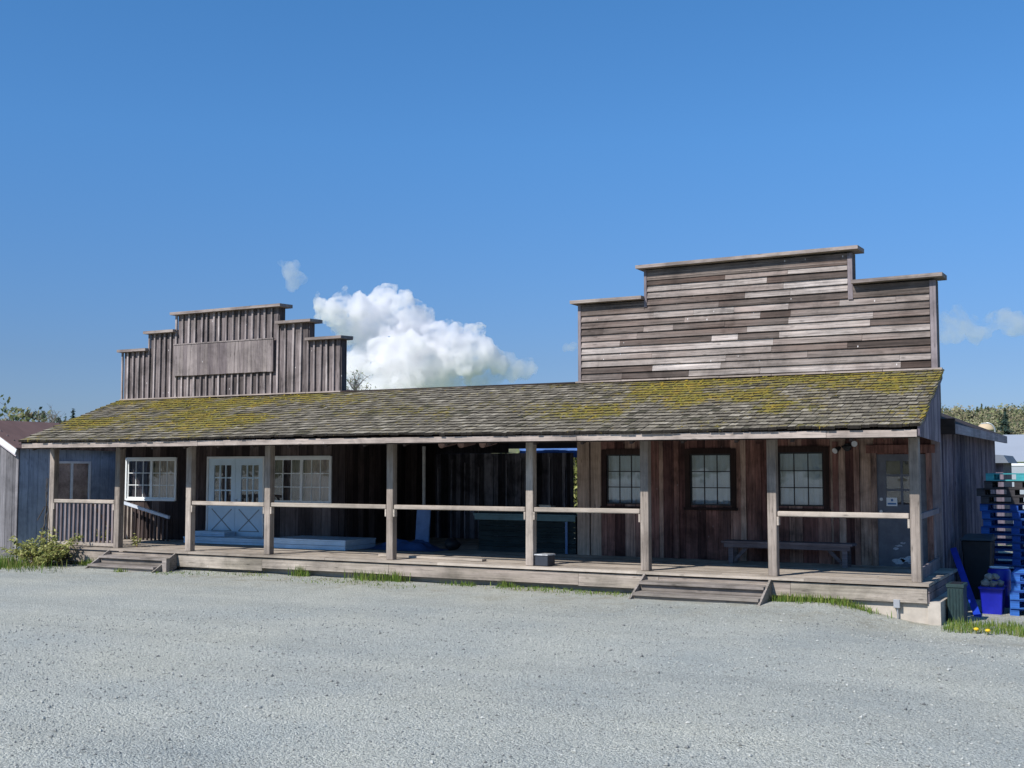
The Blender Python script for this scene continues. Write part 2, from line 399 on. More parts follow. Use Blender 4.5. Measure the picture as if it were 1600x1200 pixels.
def gravel_mat():
    m, t, b = new_mat('pale_gravel', 0.95, 0.15)
    v = coords(t, (1, 1, 1))
    cols = []
    hs = []
    for sc in (75.0, 36.0):
        vo = nd(t, 'ShaderNodeTexVoronoi'); vo.inputs['Scale'].default_value = sc; t.links.new(v, vo.inputs['Vector'])
        sep = nd(t, 'ShaderNodeSeparateColor'); t.links.new(vo.outputs['Color'], sep.inputs[0])
        r = ramp(t, [(0, (0.22, 0.225, 0.20)), (0.3, (0.375, 0.382, 0.335)), (0.7, (0.46, 0.465, 0.405)), (0.94, (0.55, 0.55, 0.48)), (1, (0.62, 0.615, 0.55))])
        t.links.new(sep.outputs[0], r.inputs[0])
        dk = ramp(t, [(0.25, g(1.06)), (0.7, g(0.58))]); t.links.new(vo.outputs['Distance'], dk.inputs[0])
        cols.append(r.outputs[0]); hs.append(vo.outputs['Distance'])
    nz = noise_(t, v, 3.0, 6, 0.7)
    sel = ramp(t, [(0.46, g(0)), (0.6, g(1))]); t.links.new(nz, sel.inputs[0])
    c = mixc(t, cols[0], cols[1], math_(t, 'MULTIPLY', sel.outputs[0], 0.55))
    n4 = noise_(t, v, 0.35, 5, 0.6)
    lr = ramp(t, [(0.32, (0.86, 0.89, 0.93)), (0.5, (1, 1, 1)), (0.68, (1.1, 1.08, 1.04))]); t.links.new(n4, lr.inputs[0])
    c = mixc(t, c, lr.outputs[0], mode='MULTIPLY')
    tc = coords(t, (0.16, 1.3, 1)); n5 = noise_(t, tc, 0.8, 4, 0.6)
    tr = ramp(t, [(0.36, g(0.93)), (0.56, g(1.03))]); t.links.new(n5, tr.inputs[0])
    c = mixc(t, c, tr.outputs[0], mode='MULTIPLY')
    # green algae and soil showing through near the building, by its own patches
    n6 = noise_(t, v, 1.7, 6, 0.75)
    sp = nd(t, 'ShaderNodeSeparateXYZ'); t.links.new(v, sp.inputs[0])
    near = nd(t, 'ShaderNodeMapRange'); near.inputs[1].default_value = -3.2; near.inputs[2].default_value = -0.2; t.links.new(sp.outputs[1], near.inputs[0])
    gm = ramp(t, [(0.47, g(0)), (0.64, g(1))]); t.links.new(n6, gm.inputs[0])
    c = mixc(t, c, (0.29, 0.265, 0.195), math_(t, 'MULTIPLY', math_(t, 'MULTIPLY', gm.outputs[0], near.outputs[0]), 0.7))
    # grass field far away
    far = nd(t, 'ShaderNodeMapRange'); far.inputs[1].default_value = 15; far.inputs[2].default_value = 22; t.links.new(sp.outputs[1], far.inputs[0])
    n7 = noise_(t, v, 0.4, 5, 0.7); fg = ramp(t, [(0.3, (0.10, 0.16, 0.03)), (0.7, (0.22, 0.27, 0.06))]); t.links.new(n7, fg.inputs[0])
    c = mixc(t, c, fg.outputs[0], far.outputs[0])
    t.links.new(c, b.inputs['Base Color'])
    h = math_(t, 'ADD', math_(t, 'MULTIPLY', hs[0], -0.5), math_(t, 'MULTIPLY', hs[1], -0.6))
    bump(t, b, math_(t, 'ADD', h, math_(t, 'MULTIPLY', n4, 1.2)), 0.8, 0.03)
    return m
M['gravel'] = gravel_mat()

# ------------------------------------------------------------------ ground
def smooth(a, b, x):
    t = max(0, min(1, (x - a) / (b - a))); return t * t * (3 - 2 * t)
def ground_z(x, y):
    z = 0.03 * smooth(-2.5, 0.0, y)
    z -= (0.24 * smooth(-1.5, 0.1, x)) * smooth(-4.0, -0.8, y) + 0.05 * smooth(0.2, 3, x)
    z += 0.025 * noise.noise(Vector((x * 0.5, y * 0.5, 0))) + 0.012 * noise.noise(Vector((x * 1.9, y * 1.9, 4)))
    if y > 0.3 and x < 0.05: z = min(z, 0.0)
    z += 0.05 * math.exp(-((x + 1.7) / 0.8) ** 2 - ((y + 0.25) / 0.5) ** 2)
    return z
mb = MB()
def axis_steps(lo, hi, dl, dh, fine):
    out = []; x = lo
    big = [-6000, -2000, -700, -250, -100, -60, -42]
    out = [v for v in big if v < lo]
    n = int((hi - lo) / fine)
    out += [lo + (hi - lo) * i / n for i in range(n + 1)]
    out += [v for v in (14, 30, 60, 150, 400, 1200, 6000) if v > hi]
    return out
xs = axis_steps(-27, 6, 0, 0, 0.25); ys = axis_steps(-19, 8, 0, 0, 0.25)
vs = [(x, y, ground_z(x, y) if (-40 < x < 20 and -30 < y < 20) else -0.1) for y in ys for x in xs]
nx = len(xs)
fs = [(j * nx + i, j * nx + i + 1, (j + 1) * nx + i + 1, (j + 1) * nx + i) for j in range(len(ys) - 1) for i in range(nx - 1)]
mb.add(vs, fs, 0.5)
structure(mb.build('ground', M['gravel'], smooth=True))

# ------------------------------------------------------------------ the storefront building
WY = 3.12                  # plane of the front walls and false fronts
DZ = 0.42                  # porch floor
B = thing('storefront_building', 'long weathered wooden frontier style storefront with stepped false fronts, mossy porch roof and plank porch', 'building', (-9.8, 3.0, 0.0))

def vboards(mb, x0, x1, z0, z1, y, wmin, wmax, thick=0.022, holes=(), tone=None, gap=0.006):
    """vertical boards across a facade plane y, cut round rectangular openings"""
    x = x0
    while x < x1 - 1e-3:
        w = min(rng.uniform(wmin, wmax), x1 - x)
        if x1 - (x + w) < wmin * 0.4: w = x1 - x
        segs = [(x, x + w - gap, z0, z1)]
        for hx0, hx1, hz0, hz1 in holes:
            ns = []
            for a, b, c, d in segs:
                if b <= hx0 or a >= hx1 or d <= hz0 or c >= hz1: ns.append((a, b, c, d)); continue
                if a < hx0: ns.append((a, hx0, c, d))
                if b > hx1: ns.append((hx1, b, c, d))
                m0, m1 = max(a, hx0), min(b, hx1)
                if c < hz0: ns.append((m0, m1, c, hz0))
                if d > hz1: ns.append((m0, m1, hz1, d))
            segs = ns
        tn = rng.random() if tone is None else tone(x + w / 2)
        dy = rng.uniform(-0.006, 0.006)
        for a, b, c, d in segs:
            if b - a > 0.004 and d - c > 0.004: mb.box(a, b, y - thick + dy, y, c, d, tn)
        x += w

# --- right wing front wall
DR = (-1.36, -0.50, DZ, 2.43)
WINR = [(-6.70, -5.88, 1.46, 2.46), (-4.92, -4.09, 1.46, 2.46), (-3.17, -2.32, 1.47, 2.48)]
mb = MB(); vboards(mb, -7.06, -0.30, DZ, 2.98, WY, 0.16, 0.30, holes=[DR] + WINR)
mb.build('wall', M['wall_brown'], B)['label'] = 'red brown weathered board wall of the right wing'
mb = MB(); mb.box(-7.35, -7.08, WY - 0.04, WY + 0.06, DZ, 2.98, 0.9); mb.box(-7.35, -7.31, WY + 0.06, WY + 0.25, DZ, 2.98, 0.5)
mb.box(-7.05, -6.82, WY - 0.035, WY - 0.024, DZ, 2.98, 0.6)
mb.build('corner_board', M['corner_tan'], B)
mb = MB(); mb.box(-0.40, -0.25, WY - 0.05, WY + 0.05, -0.25, 3.75, 0.5)
mb.build('corner_board', M['trim_z'], B)
# battens and trim boards on the right wall
for x in (-5.62, -5.2, -3.85, -3.55, -2.1, -1.72):
    mb = MB(); mb.box(x - 0.05, x + 0.05, WY - 0.045, WY - 0.029, DZ, rng.uniform(2.6, 2.9), rng.uniform(0.3, 1.0))
    mb.build('wall_batten', M['wall_brown'], B)
# --- left wing front wall
DL = (-17.30, -15.60, DZ + 0.1, 2.42)
WINL = [(-20.04, -18.39, 1.42, 2.41), (-15.31, -13.62, 1.39, 2.42)]
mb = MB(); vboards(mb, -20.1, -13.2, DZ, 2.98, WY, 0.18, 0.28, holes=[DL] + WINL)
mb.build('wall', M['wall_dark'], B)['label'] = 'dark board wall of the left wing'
mb = MB(); mb.box(-20.26, -20.12, WY - 0.04, WY + 0.05, -0.05, 2.98, 0.8)
mb.build('corner_board', M['pale_z'], B)
# --- recess between the wings
mb = MB()
y = WY + 0.03
while y < 7.0:
    w = rng.uniform(0.15, 0.25); mb.box(-13.2 - 0.03, -13.2 + rng.uniform(-0.004, 0.006), y, min(y + w - 0.008, 7.0), 0.2, 3.1); y += w
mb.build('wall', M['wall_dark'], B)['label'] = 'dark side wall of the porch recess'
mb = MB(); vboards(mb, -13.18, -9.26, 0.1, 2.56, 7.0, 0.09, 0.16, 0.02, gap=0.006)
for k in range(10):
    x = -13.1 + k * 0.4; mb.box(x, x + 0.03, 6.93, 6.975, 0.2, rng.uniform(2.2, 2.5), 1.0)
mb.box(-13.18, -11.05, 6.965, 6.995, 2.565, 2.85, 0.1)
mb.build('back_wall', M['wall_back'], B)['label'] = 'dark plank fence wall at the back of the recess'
# --- right side wall (shaded)
mb = MB()
y = WY + 0.06
while y < 12.2:
    w = rng.uniform(0.13, 0.22); mb.box(-0.34, -0.30 + rng.uniform(-0.006, 0.006), y, min(y + w - 0.01, 12.2), -0.3, 2.9)
    mb.box(-0.30, -0.275, y - 0.025, y + 0.02, -0.25, 2.85); y += w
mb.build('side_wall', M['wall_side'], B)
# plain hidden walls closing the wings
for q in ((-7.31, -7.25, WY + 0.26, 12.1, -0.2, 2.9), (-7.2, -0.36, 12.1, 12.18, -0.2, 2.9), (-20.2, -20.14, WY + 0.06, 10.0, -0.2, 2.9), (-20.1, -13.24, 9.9, 9.98, -0.2, 2.9), (-13.23, -13.17, 7.02, 9.9, -0.2, 2.9)):
    mb = MB(); mb.box(*q); mb.build('rear_wall', M['wall_dark'], B)
# --- main gable roofs behind the false fronts
def gable_roof(x0, x1, y0, y1, ze, zr, mat):
    mb = MB(); xm = (x0 + x1) / 2; n = 26
    for k in range(n):
        ya, yb = y0 + (y1 - y0) * k / n, y0 + (y1 - y0) * (k + 1) / n
        mb.hexa([(x0, ya, ze - .06), (xm, ya, zr - .06), (xm, yb, zr - .06), (x0, yb, ze - .06), (x0, ya, ze), (xm, ya, zr), (xm, yb, zr), (x0, yb, ze)])
        mb.hexa([(xm, ya, zr - .06), (x1, ya, ze - .06), (x1, yb, ze - .06), (xm, yb, zr - .06), (xm, ya, zr), (x1, ya, ze), (x1, yb, ze), (xm, yb, zr)])
    return mb.build('main_roof', mat, B)
mr = gable_roof(-7.55, -0.05, WY + 0.27, 12.4, 2.98, 4.5, M['under'])
mb = MB(); mb.box(-0.06, -0.02, WY + 0.05, 12.4, 2.80, 2.97, 0.8); mb.build('fascia', wood('lilac_fascia', [(0.24, 0.21, 0.24), (0.3, 0.265, 0.29)], 'Y', 0.4), mr)
mb = MB(); mb.box(-0.3, -0.064, WY + 0.1, 12.35, 2.86, 2.90, 0.2); mb.build('soffit', M['under'], mr)
mb = MB(); mb.box(-0.30, 0.0, WY - 0.02, WY + 0.045, 2.78, 3.06, 0.2); mb.build('eave_block', M['under'], mr)
gable_roof(-20.4, -13.1, WY + 0.24, 10.2, 3.0, 4.4, M['under'])

# --- false front, right: horizontal clapboards
RX = (-7.32, -5.85, -1.72, -0.26)
mb = MB()
mb.box(RX[0], RX[3], WY + 0.02, WY + 0.26, 2.98, 5.56, 0.3); mb.box(RX[1], RX[2], WY + 0.023, WY + 0.257, 5.54, 6.18, 0.3)
fr = None
row = 0.1333; z = 3.86; k = 0
while z < 6.12:
    x0, x1 = (RX[0] + 0.07, RX[3] - 0.11) if z < 5.34 else (RX[1] + 0.06, RX[2] - 0.09)
    x = x0
    while x < x1 - 0.01:
        L = rng.choice((0.6, 0.9, 1.3, 1.9, 2.6, 3.4)) * rng.uniform(0.8, 1.2)
        if x1 - (x + L) < 0.35: L = x1 - x
        xe = min(x + L, x1)
        tn = min(1, max(0, rng.gauss(0.55, 0.30)))
        dz = [rng.uniform(-0.004, 0.004) for _ in range(2)]
        zt = z + row * 1.06
        o = rng.uniform(0, 0.006)
        mb.hexa([(x, WY - 0.034 - o, z + dz[0]), (xe - 0.004, WY - 0.034 - o, z + dz[1]), (xe - 0.004, WY + 0.021, z + dz[1]), (x, WY + 0.021, z + dz[0]),
                 (x, WY + 0.006, zt), (xe - 0.004, WY + 0.006, zt), (xe - 0.004, WY + 0.021, zt), (x, WY + 0.021, zt)], tn)
        x = xe
    z += row; k += 1
FR = mb.build('false_front', M['clapboard'], B); FR['label'] = 'tall stepped false front of horizontal weathered clapboards'
for i, (x0, x1, z0, z1) in enumerate([(RX[0], RX[0] + 0.065, 3.8, 5.55), (RX[3] - 0.105, RX[3], 3.8, 5.55), (RX[1], RX[1] + 0.055, 5.42, 6.17), (RX[2] - 0.085, RX[2], 5.30, 6.17)]):
    mb = MB(); mb.box(x0, x1, WY - 0.04, WY + 0.018, z0, z1); mb.build('corner_trim', M['trim_z'], FR)
for x0, x1, z0, z1 in [(RX[0] + 0.07, RX[1] - 0.003, 5.345, 5.55), (RX[2] + 0.003, RX[3] - 0.11, 5.345, 5.55), (RX[1] + 0.06, RX[2] - 0.09, 5.955, 6.17)]:
    mb = MB(); mb.box(x0, x1, WY - 0.03, WY + 0.004, z0, z1, 0.3); mb.build('frieze_board', M['clapboard'], FR)
def cap(parent, x0, x1, z, dz=0.0, y0=WY - 0.2, y1=WY + 0.38, th=0.065):
    mb = MB()
    mb.hexa([(x0, y0, z), (x1, y0, z + dz), (x1, y1, z + dz), (x0, y1, z), (x0, y0, z + th), (x1, y0, z + dz + th), (x1, y1, z + dz + th + 0.02), (x0, y1, z + th + 0.02)])
    return mb.build('cap_board', M['cap'], parent)
cap(FR, -7.43, -5.852, 5.572); cap(FR, -5.97, -1.58, 6.19, 0.02); cap(FR, -1.717, -0.12, 5.572, 0.02)

# --- false front, left: vertical boards and battens
LX = (-20.28, -19.37, -18.44, -15.20, -14.31, -13.37)
LZ = (5.17, 5.60, 6.03, 5.61, 5.17)
mb = MB()
for i in range(5):
    e = 0.0015 * abs(i - 2)
    mb.box(LX[i], LX[i + 1], WY + 0.02 + e, WY + 0.22 - e, 2.98, LZ[i], 0.0)
for i in range(5):
    x = LX[i]; n = max(1, round((LX[i + 1] - LX[i]) / 0.2)); w = (LX[i + 1] - LX[i]) / n
    for k in range(n):
        mb.box(x + k * w + 0.034, x + (k + 1) * w - 0.026, WY - 0.004 + rng.uniform(-.004, .004), WY + 0.018, 3.8, LZ[i] - 0.001, rng.random() * 0.72)
        a = x + k * w + rng.uniform(-0.008, 0.008); b = a + rng.uniform(-0.02, 0.02) * (2.2 if rng.random() < 0.15 else 1)
        hw = rng.uniform(0.02, 0.026)
        mb.hexa([(a - hw, WY - 0.052, 3.8), (a + hw, WY - 0.052, 3.8), (a + hw, WY - 0.009, 3.8), (a - hw, WY - 0.009, 3.8),
                 (b - hw, WY - 0.052, LZ[i] - 0.002), (b + hw, WY - 0.052, LZ[i] - 0.002), (b + hw, WY - 0.009, LZ[i] - 0.002), (b - hw, WY - 0.009, LZ[i] - 0.002)], rng.uniform(0.7, 1))
FL = mb.build('false_front', M['batten'], B); FL['label'] = 'stepped false front of vertical boards and battens'
for x0, x1, z in [(-20.37, -19.374, 5.172), (-19.46, -18.444, 5.602), (-18.56, -15.05, 6.032), (-15.196, -14.15, 5.612), (-14.306, -13.26, 5.172)]:
    cap(FL, x0, x1, z, 0, WY - 0.17, WY + 0.31)
mb = MB(); x = -18.46
while x < -15.3:
    w = min(rng.uniform(0.1, 0.17), -15.295 - x); mb.box(x, x + w - 0.003, WY - 0.10, WY - 0.055, 4.485 + rng.uniform(0, .008), 5.265); x += w
mb.build('sign_board', M['sign_wood'], FL)
mb = MB(); mb.box(-18.47, -15.29, WY - 0.115, WY - 0.056, 5.268, 5.295, 0.9); mb.build('sign_ledge', M['sign_wood'], FL)

# --- porch roof
EY, TY = -0.82, WY - 0.03
EZ, TZ = 2.80, 3.93
def roof_pt(s, x):            # s 0..1 up the slope
    sag = 0.018 * math.sin(x * 0.55 + 1.0) + 0.012 * noise.noise(Vector((x * 0.8, s * 3, 2)))
    return EY + (TY - EY) * s, EZ + (TZ - EZ) * s + sag
def roof_l(s): return -19.28 - 1.02 * s
def roof_r(s): return 0.03 - 0.21 * s
mb = MB(); N = 40
for k in range(N):
    a = k / N; b = (k + 1) / N
    def P(s, u, dz):
        return (roof_l(s) + 0.02 + (roof_r(s) - roof_l(s) - 0.04) * u, EY + 0.03 + (TY - EY - 0.03) * s, EZ - 0.03 + (TZ - EZ) * s + dz)
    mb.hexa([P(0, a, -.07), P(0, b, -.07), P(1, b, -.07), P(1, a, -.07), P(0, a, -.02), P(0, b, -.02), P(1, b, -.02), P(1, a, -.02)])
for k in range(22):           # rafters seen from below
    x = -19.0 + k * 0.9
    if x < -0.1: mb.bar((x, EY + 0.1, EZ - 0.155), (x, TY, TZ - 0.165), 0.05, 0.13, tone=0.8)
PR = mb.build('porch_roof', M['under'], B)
NR = 19
mb = MB(); moss_att = []
ml = MB()
def moss_at(x, s):
    n = noise.noise(Vector((x * 0.55, s * 3.2, 3.3))) * 0.5 + noise.noise(Vector((x * 1.7, s * 6, 8.1))) * 0.35 + 0.5
    if x < -12: w = 1.0 - 0.5 * smooth(-15, -12, x)
    elif x < -7: w = 0.42
    else: w = 0.42 + 0.58 * smooth(-7.5, -5, x)
    w *= 0.55 + 0.45 * smooth(0.08, 0.35, s)
    return max(0, min(1, (n - 0.45) * 1.8 + 0.50)) * w
for r in range(NR):
    s0 = r / NR - 0.012; s1 = min(1.0, (r + 1.75) / NR)
    x = roof_l(max(0, s0)) - rng.uniform(0, 0.06); xe = roof_r(max(0, s0)) + 0.02
    while x < xe - 0.02:
        w = min(rng.uniform(0.09, 0.21), xe - x)
        sb = s0 + rng.uniform(-0.004, 0.003)
        y0, z0 = roof_pt(sb, x); y1, z1 = roof_pt(s1, x)
        th = rng.uniform(0.038, 0.052); g0 = 0.005
        lift = 0.026 + rng.uniform(0, 0.010); tl = rng.uniform(-0.006, 0.006)
        mb.hexa([(x + g0, y0, z0 + lift - th), (x + w - g0, y0, z0 + lift - th + tl), (x + w - g0, y1, z1 - 0.02), (x + g0, y1, z1 - 0.02),
                 (x + g0, y0 - 0.004, z0 + lift), (x + w - g0, y0 - 0.004, z0 + lift + tl), (x + w - g0, y1, z1 - 0.004), (x + g0, y1, z1 - 0.004)], min(1, max(0.04, rng.gauss(0.5, 0.22))))
        mb.t[-4] = 0.01                                   # the butt end: dark rotten end grain, also painted dark for row shadow lines
        mv = moss_at(x, r / NR); moss_att += [mv, mv, mv * .3, mv, mv, mv]
        if rng.random() < (mv - 0.4) * 1.6:
            for q in range(rng.randint(1, 2)):
                sq = s0 + rng.uniform(0.0, 0.05); yy, zz = roof_pt(sq, x)
                ml.lump((x + rng.uniform(0, w), yy, zz + 0.016 + (sq - s0) * 0.05), rng.uniform(0.018, 0.04), min(1, max(0, rng.gauss(0.45, 0.28))), 0.5, 0.5)
        x += w
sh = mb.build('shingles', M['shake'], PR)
at = sh.data.attributes.new('moss', 'FLOAT', 'FACE'); at.data.foreach_set('value', moss_att)
ml.build('moss', M['moss'], PR, smooth=True)['kind'] = 'stuff'
# fascia board in lengths
mb = MB(); x = -19.24
for L, tn in ((5.2, .5), (4.6, .7), (3.9, .35), (4.2, .8), (1.33, .6)):
    mb.box(x, x + L - 0.006, EY + 0.0 + rng.uniform(-.004, .004), EY + 0.035, EZ - 0.16 + rng.uniform(-.006, .006), EZ - 0.055, tn); x += L
mb.build('fascia', M['fascia'], PR)
mb = MB(); mb.box(-19.2, -0.05, EY + 0.04, EY + 0.09, EZ - 0.175, EZ - 0.1, 0.4); mb.build('gutter_board', M['under'], PR)
# flashing strip where roof meets the fronts
for x0, x1 in ((-20.3, -13.3), (-7.36, -0.17)):
    mb = MB(); n = int((x1 - x0) / 0.9)
    for k in range(n):
        a = x0 + (x1 - x0) * k / n; b = x0 + (x1 - x0) * (k + 1) / n
        mb.bar((a, TY - 0.02, TZ + 0.02), (b - 0.01, TY - 0.02, TZ + 0.02), 0.1, 0.03, tone=rng.random())
    mb.build('ridge_board', M['fascia'], PR)
mb = MB()
n = 14
for k in range(n):
    a = -13.3 + 5.94 * k / n; b = -13.3 + 5.94 * (k + 1) / n
    mb.bar((a, TY + 0.0, TZ + 0.012), (b - 0.01, TY + 0.0, TZ + 0.012), 0.18, 0.03, tone=rng.uniform(0, .7))
mb.build('ridge_board', M['under'], PR)
# back slope over the recess
mb = MB()
mb.hexa([(-13.3, TY + 0.05, TZ - 0.1), (-7.2, TY + 0.05, TZ - 0.1), (-7.2, 7.35, 2.68), (-13.3, 7.35, 2.68), (-13.3, TY + 0.05, TZ - 0.02), (-7.2, TY + 0.05, TZ - 0.02), (-7.2, 7.35, 2.76), (-13.3, 7.35, 2.76)])
mb.build('rear_slope', M['under'], PR)
# porch end panel: vertical boards under the right rake
mb = MB(); y = EY + 0.12
while y < WY - 0.1:
    w = min(0.13, WY - 0.1 - y); s0 = (y - EY) / (TY - EY); s1 = (y + w - EY) / (TY - EY)
    xa = roof_r(s0) - 0.05; xb = roof_r(s1) - 0.05
    zb = 2.66 - 0.03 * s0
    za, zc = EZ + (TZ - EZ) * s0 - 0.06, EZ + (TZ - EZ) * s1 - 0.06
    if za > zb + 0.01:
        mb.hexa([(xa - 0.02, y, zb), (xa, y, zb), (xb, y + w - 0.004, zb), (xb - 0.02, y + w - 0.004, zb), (xa - 0.02, y, za), (xa, y, za), (xb, y + w - 0.004, zc), (xb - 0.02, y + w - 0.004, zc)])
    y += w
mb.build('gable_panel', M['wall_side'], PR)
mb = MB(); y = EY + 0.12  # left end panel added to keep the sun off the left window
while y < WY - 0.12:
    w = min(0.15, WY - 0.12 - y); s0 = (y - EY) / (TY - EY); s1 = (y + w - EY) / (TY - EY)
    xa = roof_l(s0) + 0.07; xb = roof_l(s1) + 0.07; zb = 2.62
    za, zc = EZ + (TZ - EZ) * s0 - 0.1, EZ + (TZ - EZ) * s1 - 0.1
    if za > zb + 0.01:
        mb.hexa([(xa, y, zb), (xa + 0.02, y, zb), (xb + 0.02, y + w - 0.004, zb), (xb, y + w - 0.004, zb), (xa, y, za), (xa + 0.02, y, za), (xb + 0.02, y + w - 0.004, zc), (xb, y + w - 0.004, zc)])
    y += w
mb.build('gable_panel', M['wall_side'], PR)
mb = MB(); mb.bar((roof_r(0) - 0.02, EY + 0.01, EZ - 0.07), (roof_r(1) - 0.02, TY, TZ - 0.085), 0.03, 0.15, tone=0.3)
mb.build('rake_board', M['wall_side'], PR)
mb = MB(); mb.bar((roof_l(0) + 0.04, EY + 0.01, EZ - 0.09), (roof_l(1) + 0.04, TY, TZ - 0.09), 0.03, 0.13, tone=0.3)
mb.build('rake_board', M['under'], PR)
for x in (-10.61, -10.12, -9.58):    # round log ends under the roof of the recess
    mb = MB(); mb.tube([(x, WY - 0.06, 2.70), (x, WY + 0.5, 2.78)], 0.08, 14); mb.build('rafter_end', wood('log_end', [(0.45, 0.30, 0.26), (0.5, 0.34, 0.3)], 'Y', 0.3), PR)
mb = MB(); mb.box(-19.4, -0.12, 0.13, 0.25, 2.672, 2.77, 0.3); mb.build('porch_beam', M['under'], PR)
mb = MB(); mb.box(-13.2, -7.36, WY - 0.03, WY + 0.06, 2.80, 3.1, 0.3); mb.build('porch_beam', M['under'], PR)

# --- posts and rails
POSTS = [-19.35, -17.26, -15.14, -12.99, -9.97, -6.935, -4.70, -2.47, -0.225]
for i, x in enumerate(POSTS):
    mb = MB(); w = 0.075
    j = [rng.uniform(-0.012, 0.012) for _ in range(2)]
    mb.hexa([(x - w, 0.12, DZ), (x + w, 0.12, DZ), (x + w, 0.27, DZ), (x - w, 0.27, DZ), (x - w + j[0], 0.12, 2.67), (x + w + j[0], 0.12, 2.67), (x + w + j[0], 0.27, 2.67), (x - w + j[0], 0.27, 2.67)])
    po = mb.build('porch_post', M['pale_z'], B, bevel=0.008)
def rail(i, j):
    a, b = POSTS[i] + 0.078, POSTS[j] - 0.078
    mb = MB(); z = 1.435; s = rng.uniform(-0.012, 0.012)
    mb.bar((a + 0.012, 0.165, z + s), (b - 0.012, 0.165, z), 0.085, 0.085, tone=rng.random())
    r = mb.build('porch_rail', M['pale_x'], B, bevel=0.012)
    for x0 in (a, b - 0.035):
        mb = MB(); mb.box(x0 + 0.002, x0 + 0.033, 0.118, 0.21, 1.25, 1.39); mb.build('rail_bracket', M['pale_x'], r)
    return r
for i, j in ((2, 3), (3, 4), (4, 5), (5, 6), (7, 8)): rail(i, j)
r = rail(0, 1)
for k in range(14):
    x = -19.18 + k * 0.136
    mb = MB(); mb.box(x - 0.026, x + 0.026, 0.15, 0.185, 0.52, 1.388, rng.random()); mb.build('baluster', M['baluster'], r)
mb = MB(); mb.box(-19.26, -17.35, 0.14, 0.20, 0.45, 0.518); mb.build('bottom_rail', M['pale_x'], r)
# right end rails with a low kick board
mb = MB(); mb.bar((-0.2, 0.275, 1.42), (-0.32, WY - 0.06, 1.43), 0.05, 0.09); r = mb.build('porch_rail', M['trim_z'], B)
mb = MB(); mb.bar((-0.19, 0.275, 0.60), (-0.31, WY - 0.06, 0.60), 0.04, 0.05); mb.bar((-0.2, 0.275, 0.49), (-0.32, WY - 0.06, 0.49), 0.03, 0.15, tone=.2)
mb.build('kick_board', M['trim_z'], r)
for k, yy in enumerate((0.75, 2.55)):
    mb = MB(); mb.box(-0.26 - k * .06, -0.23 - k * .06, yy, yy + 0.09, 0.63, 1.375); mb.build('baluster', M['trim_z'], r)

# --- deck
mb = MB(); y = -0.045
k = 0
while y < 3.1:
    w = 0.145; x = -19.5 if k else -19.45
    while x < -0.02:
        L = min(rng.uniform(2.4, 4.8), -0.02 - x)
        if -0.02 - (x + L) < 0.8: L = -0.02 - x
        dz = rng.uniform(-0.003, 0.003)
        mb.box(x, x + L - 0.004, y, min(y + w - 0.007, 3.095), DZ - 0.045, DZ + dz, rng.random()); x += L
    y += w; k += 1
y = 3.1
while y < 6.95:
    mb.box(-13.16, -7.4, y, min(y + 0.138, 6.95), DZ - 0.045, DZ + rng.uniform(-0.003, 0.003)); y += 0.145
DK = mb.build('porch_deck', M['deck'], B)
mb = MB(); x = -19.4
for L, tn, zo in ((4.1, .55, 0), (2.3, .9, .005), (3.1, .75, .0), (4.0, .35, .012), (1.5, .6, .0), (2.25, .4, 0.006), (2.1, .8, -.004)):
    xe = min(x + L, -0.03)
    mb.box(x, xe - 0.006, 0.0, 0.035, 0.125 + zo + (0.03 if x < -10 else 0) - (0.06 if x < -14 else 0), DZ - 0.07, tn); x = xe
mb.build('skirt_board', M['skirt'], DK)
mb = MB(); mb.box(-0.055, -0.028, 0.04, 2.75, 0.27, DZ - 0.06, .2); mb.box(-0.055, -0.03, 0.04, 2.75, 0.12, 0.26, .5)
mb.build('skirt_board', M['trim_z'], DK)
# foundation
mb = MB(); mb.box(-19.3, -1.4, 0.24, 0.5, -0.5, 0.30, .5); mb.box(-1.398, -0.06, 0.085, 0.5, -0.5, 0.30, .5); mb.box(-0.058, 0.13, 0.05, 2.9, -0.5, 0.14, .6)
mb.build('foundation', M['concrete'], B)

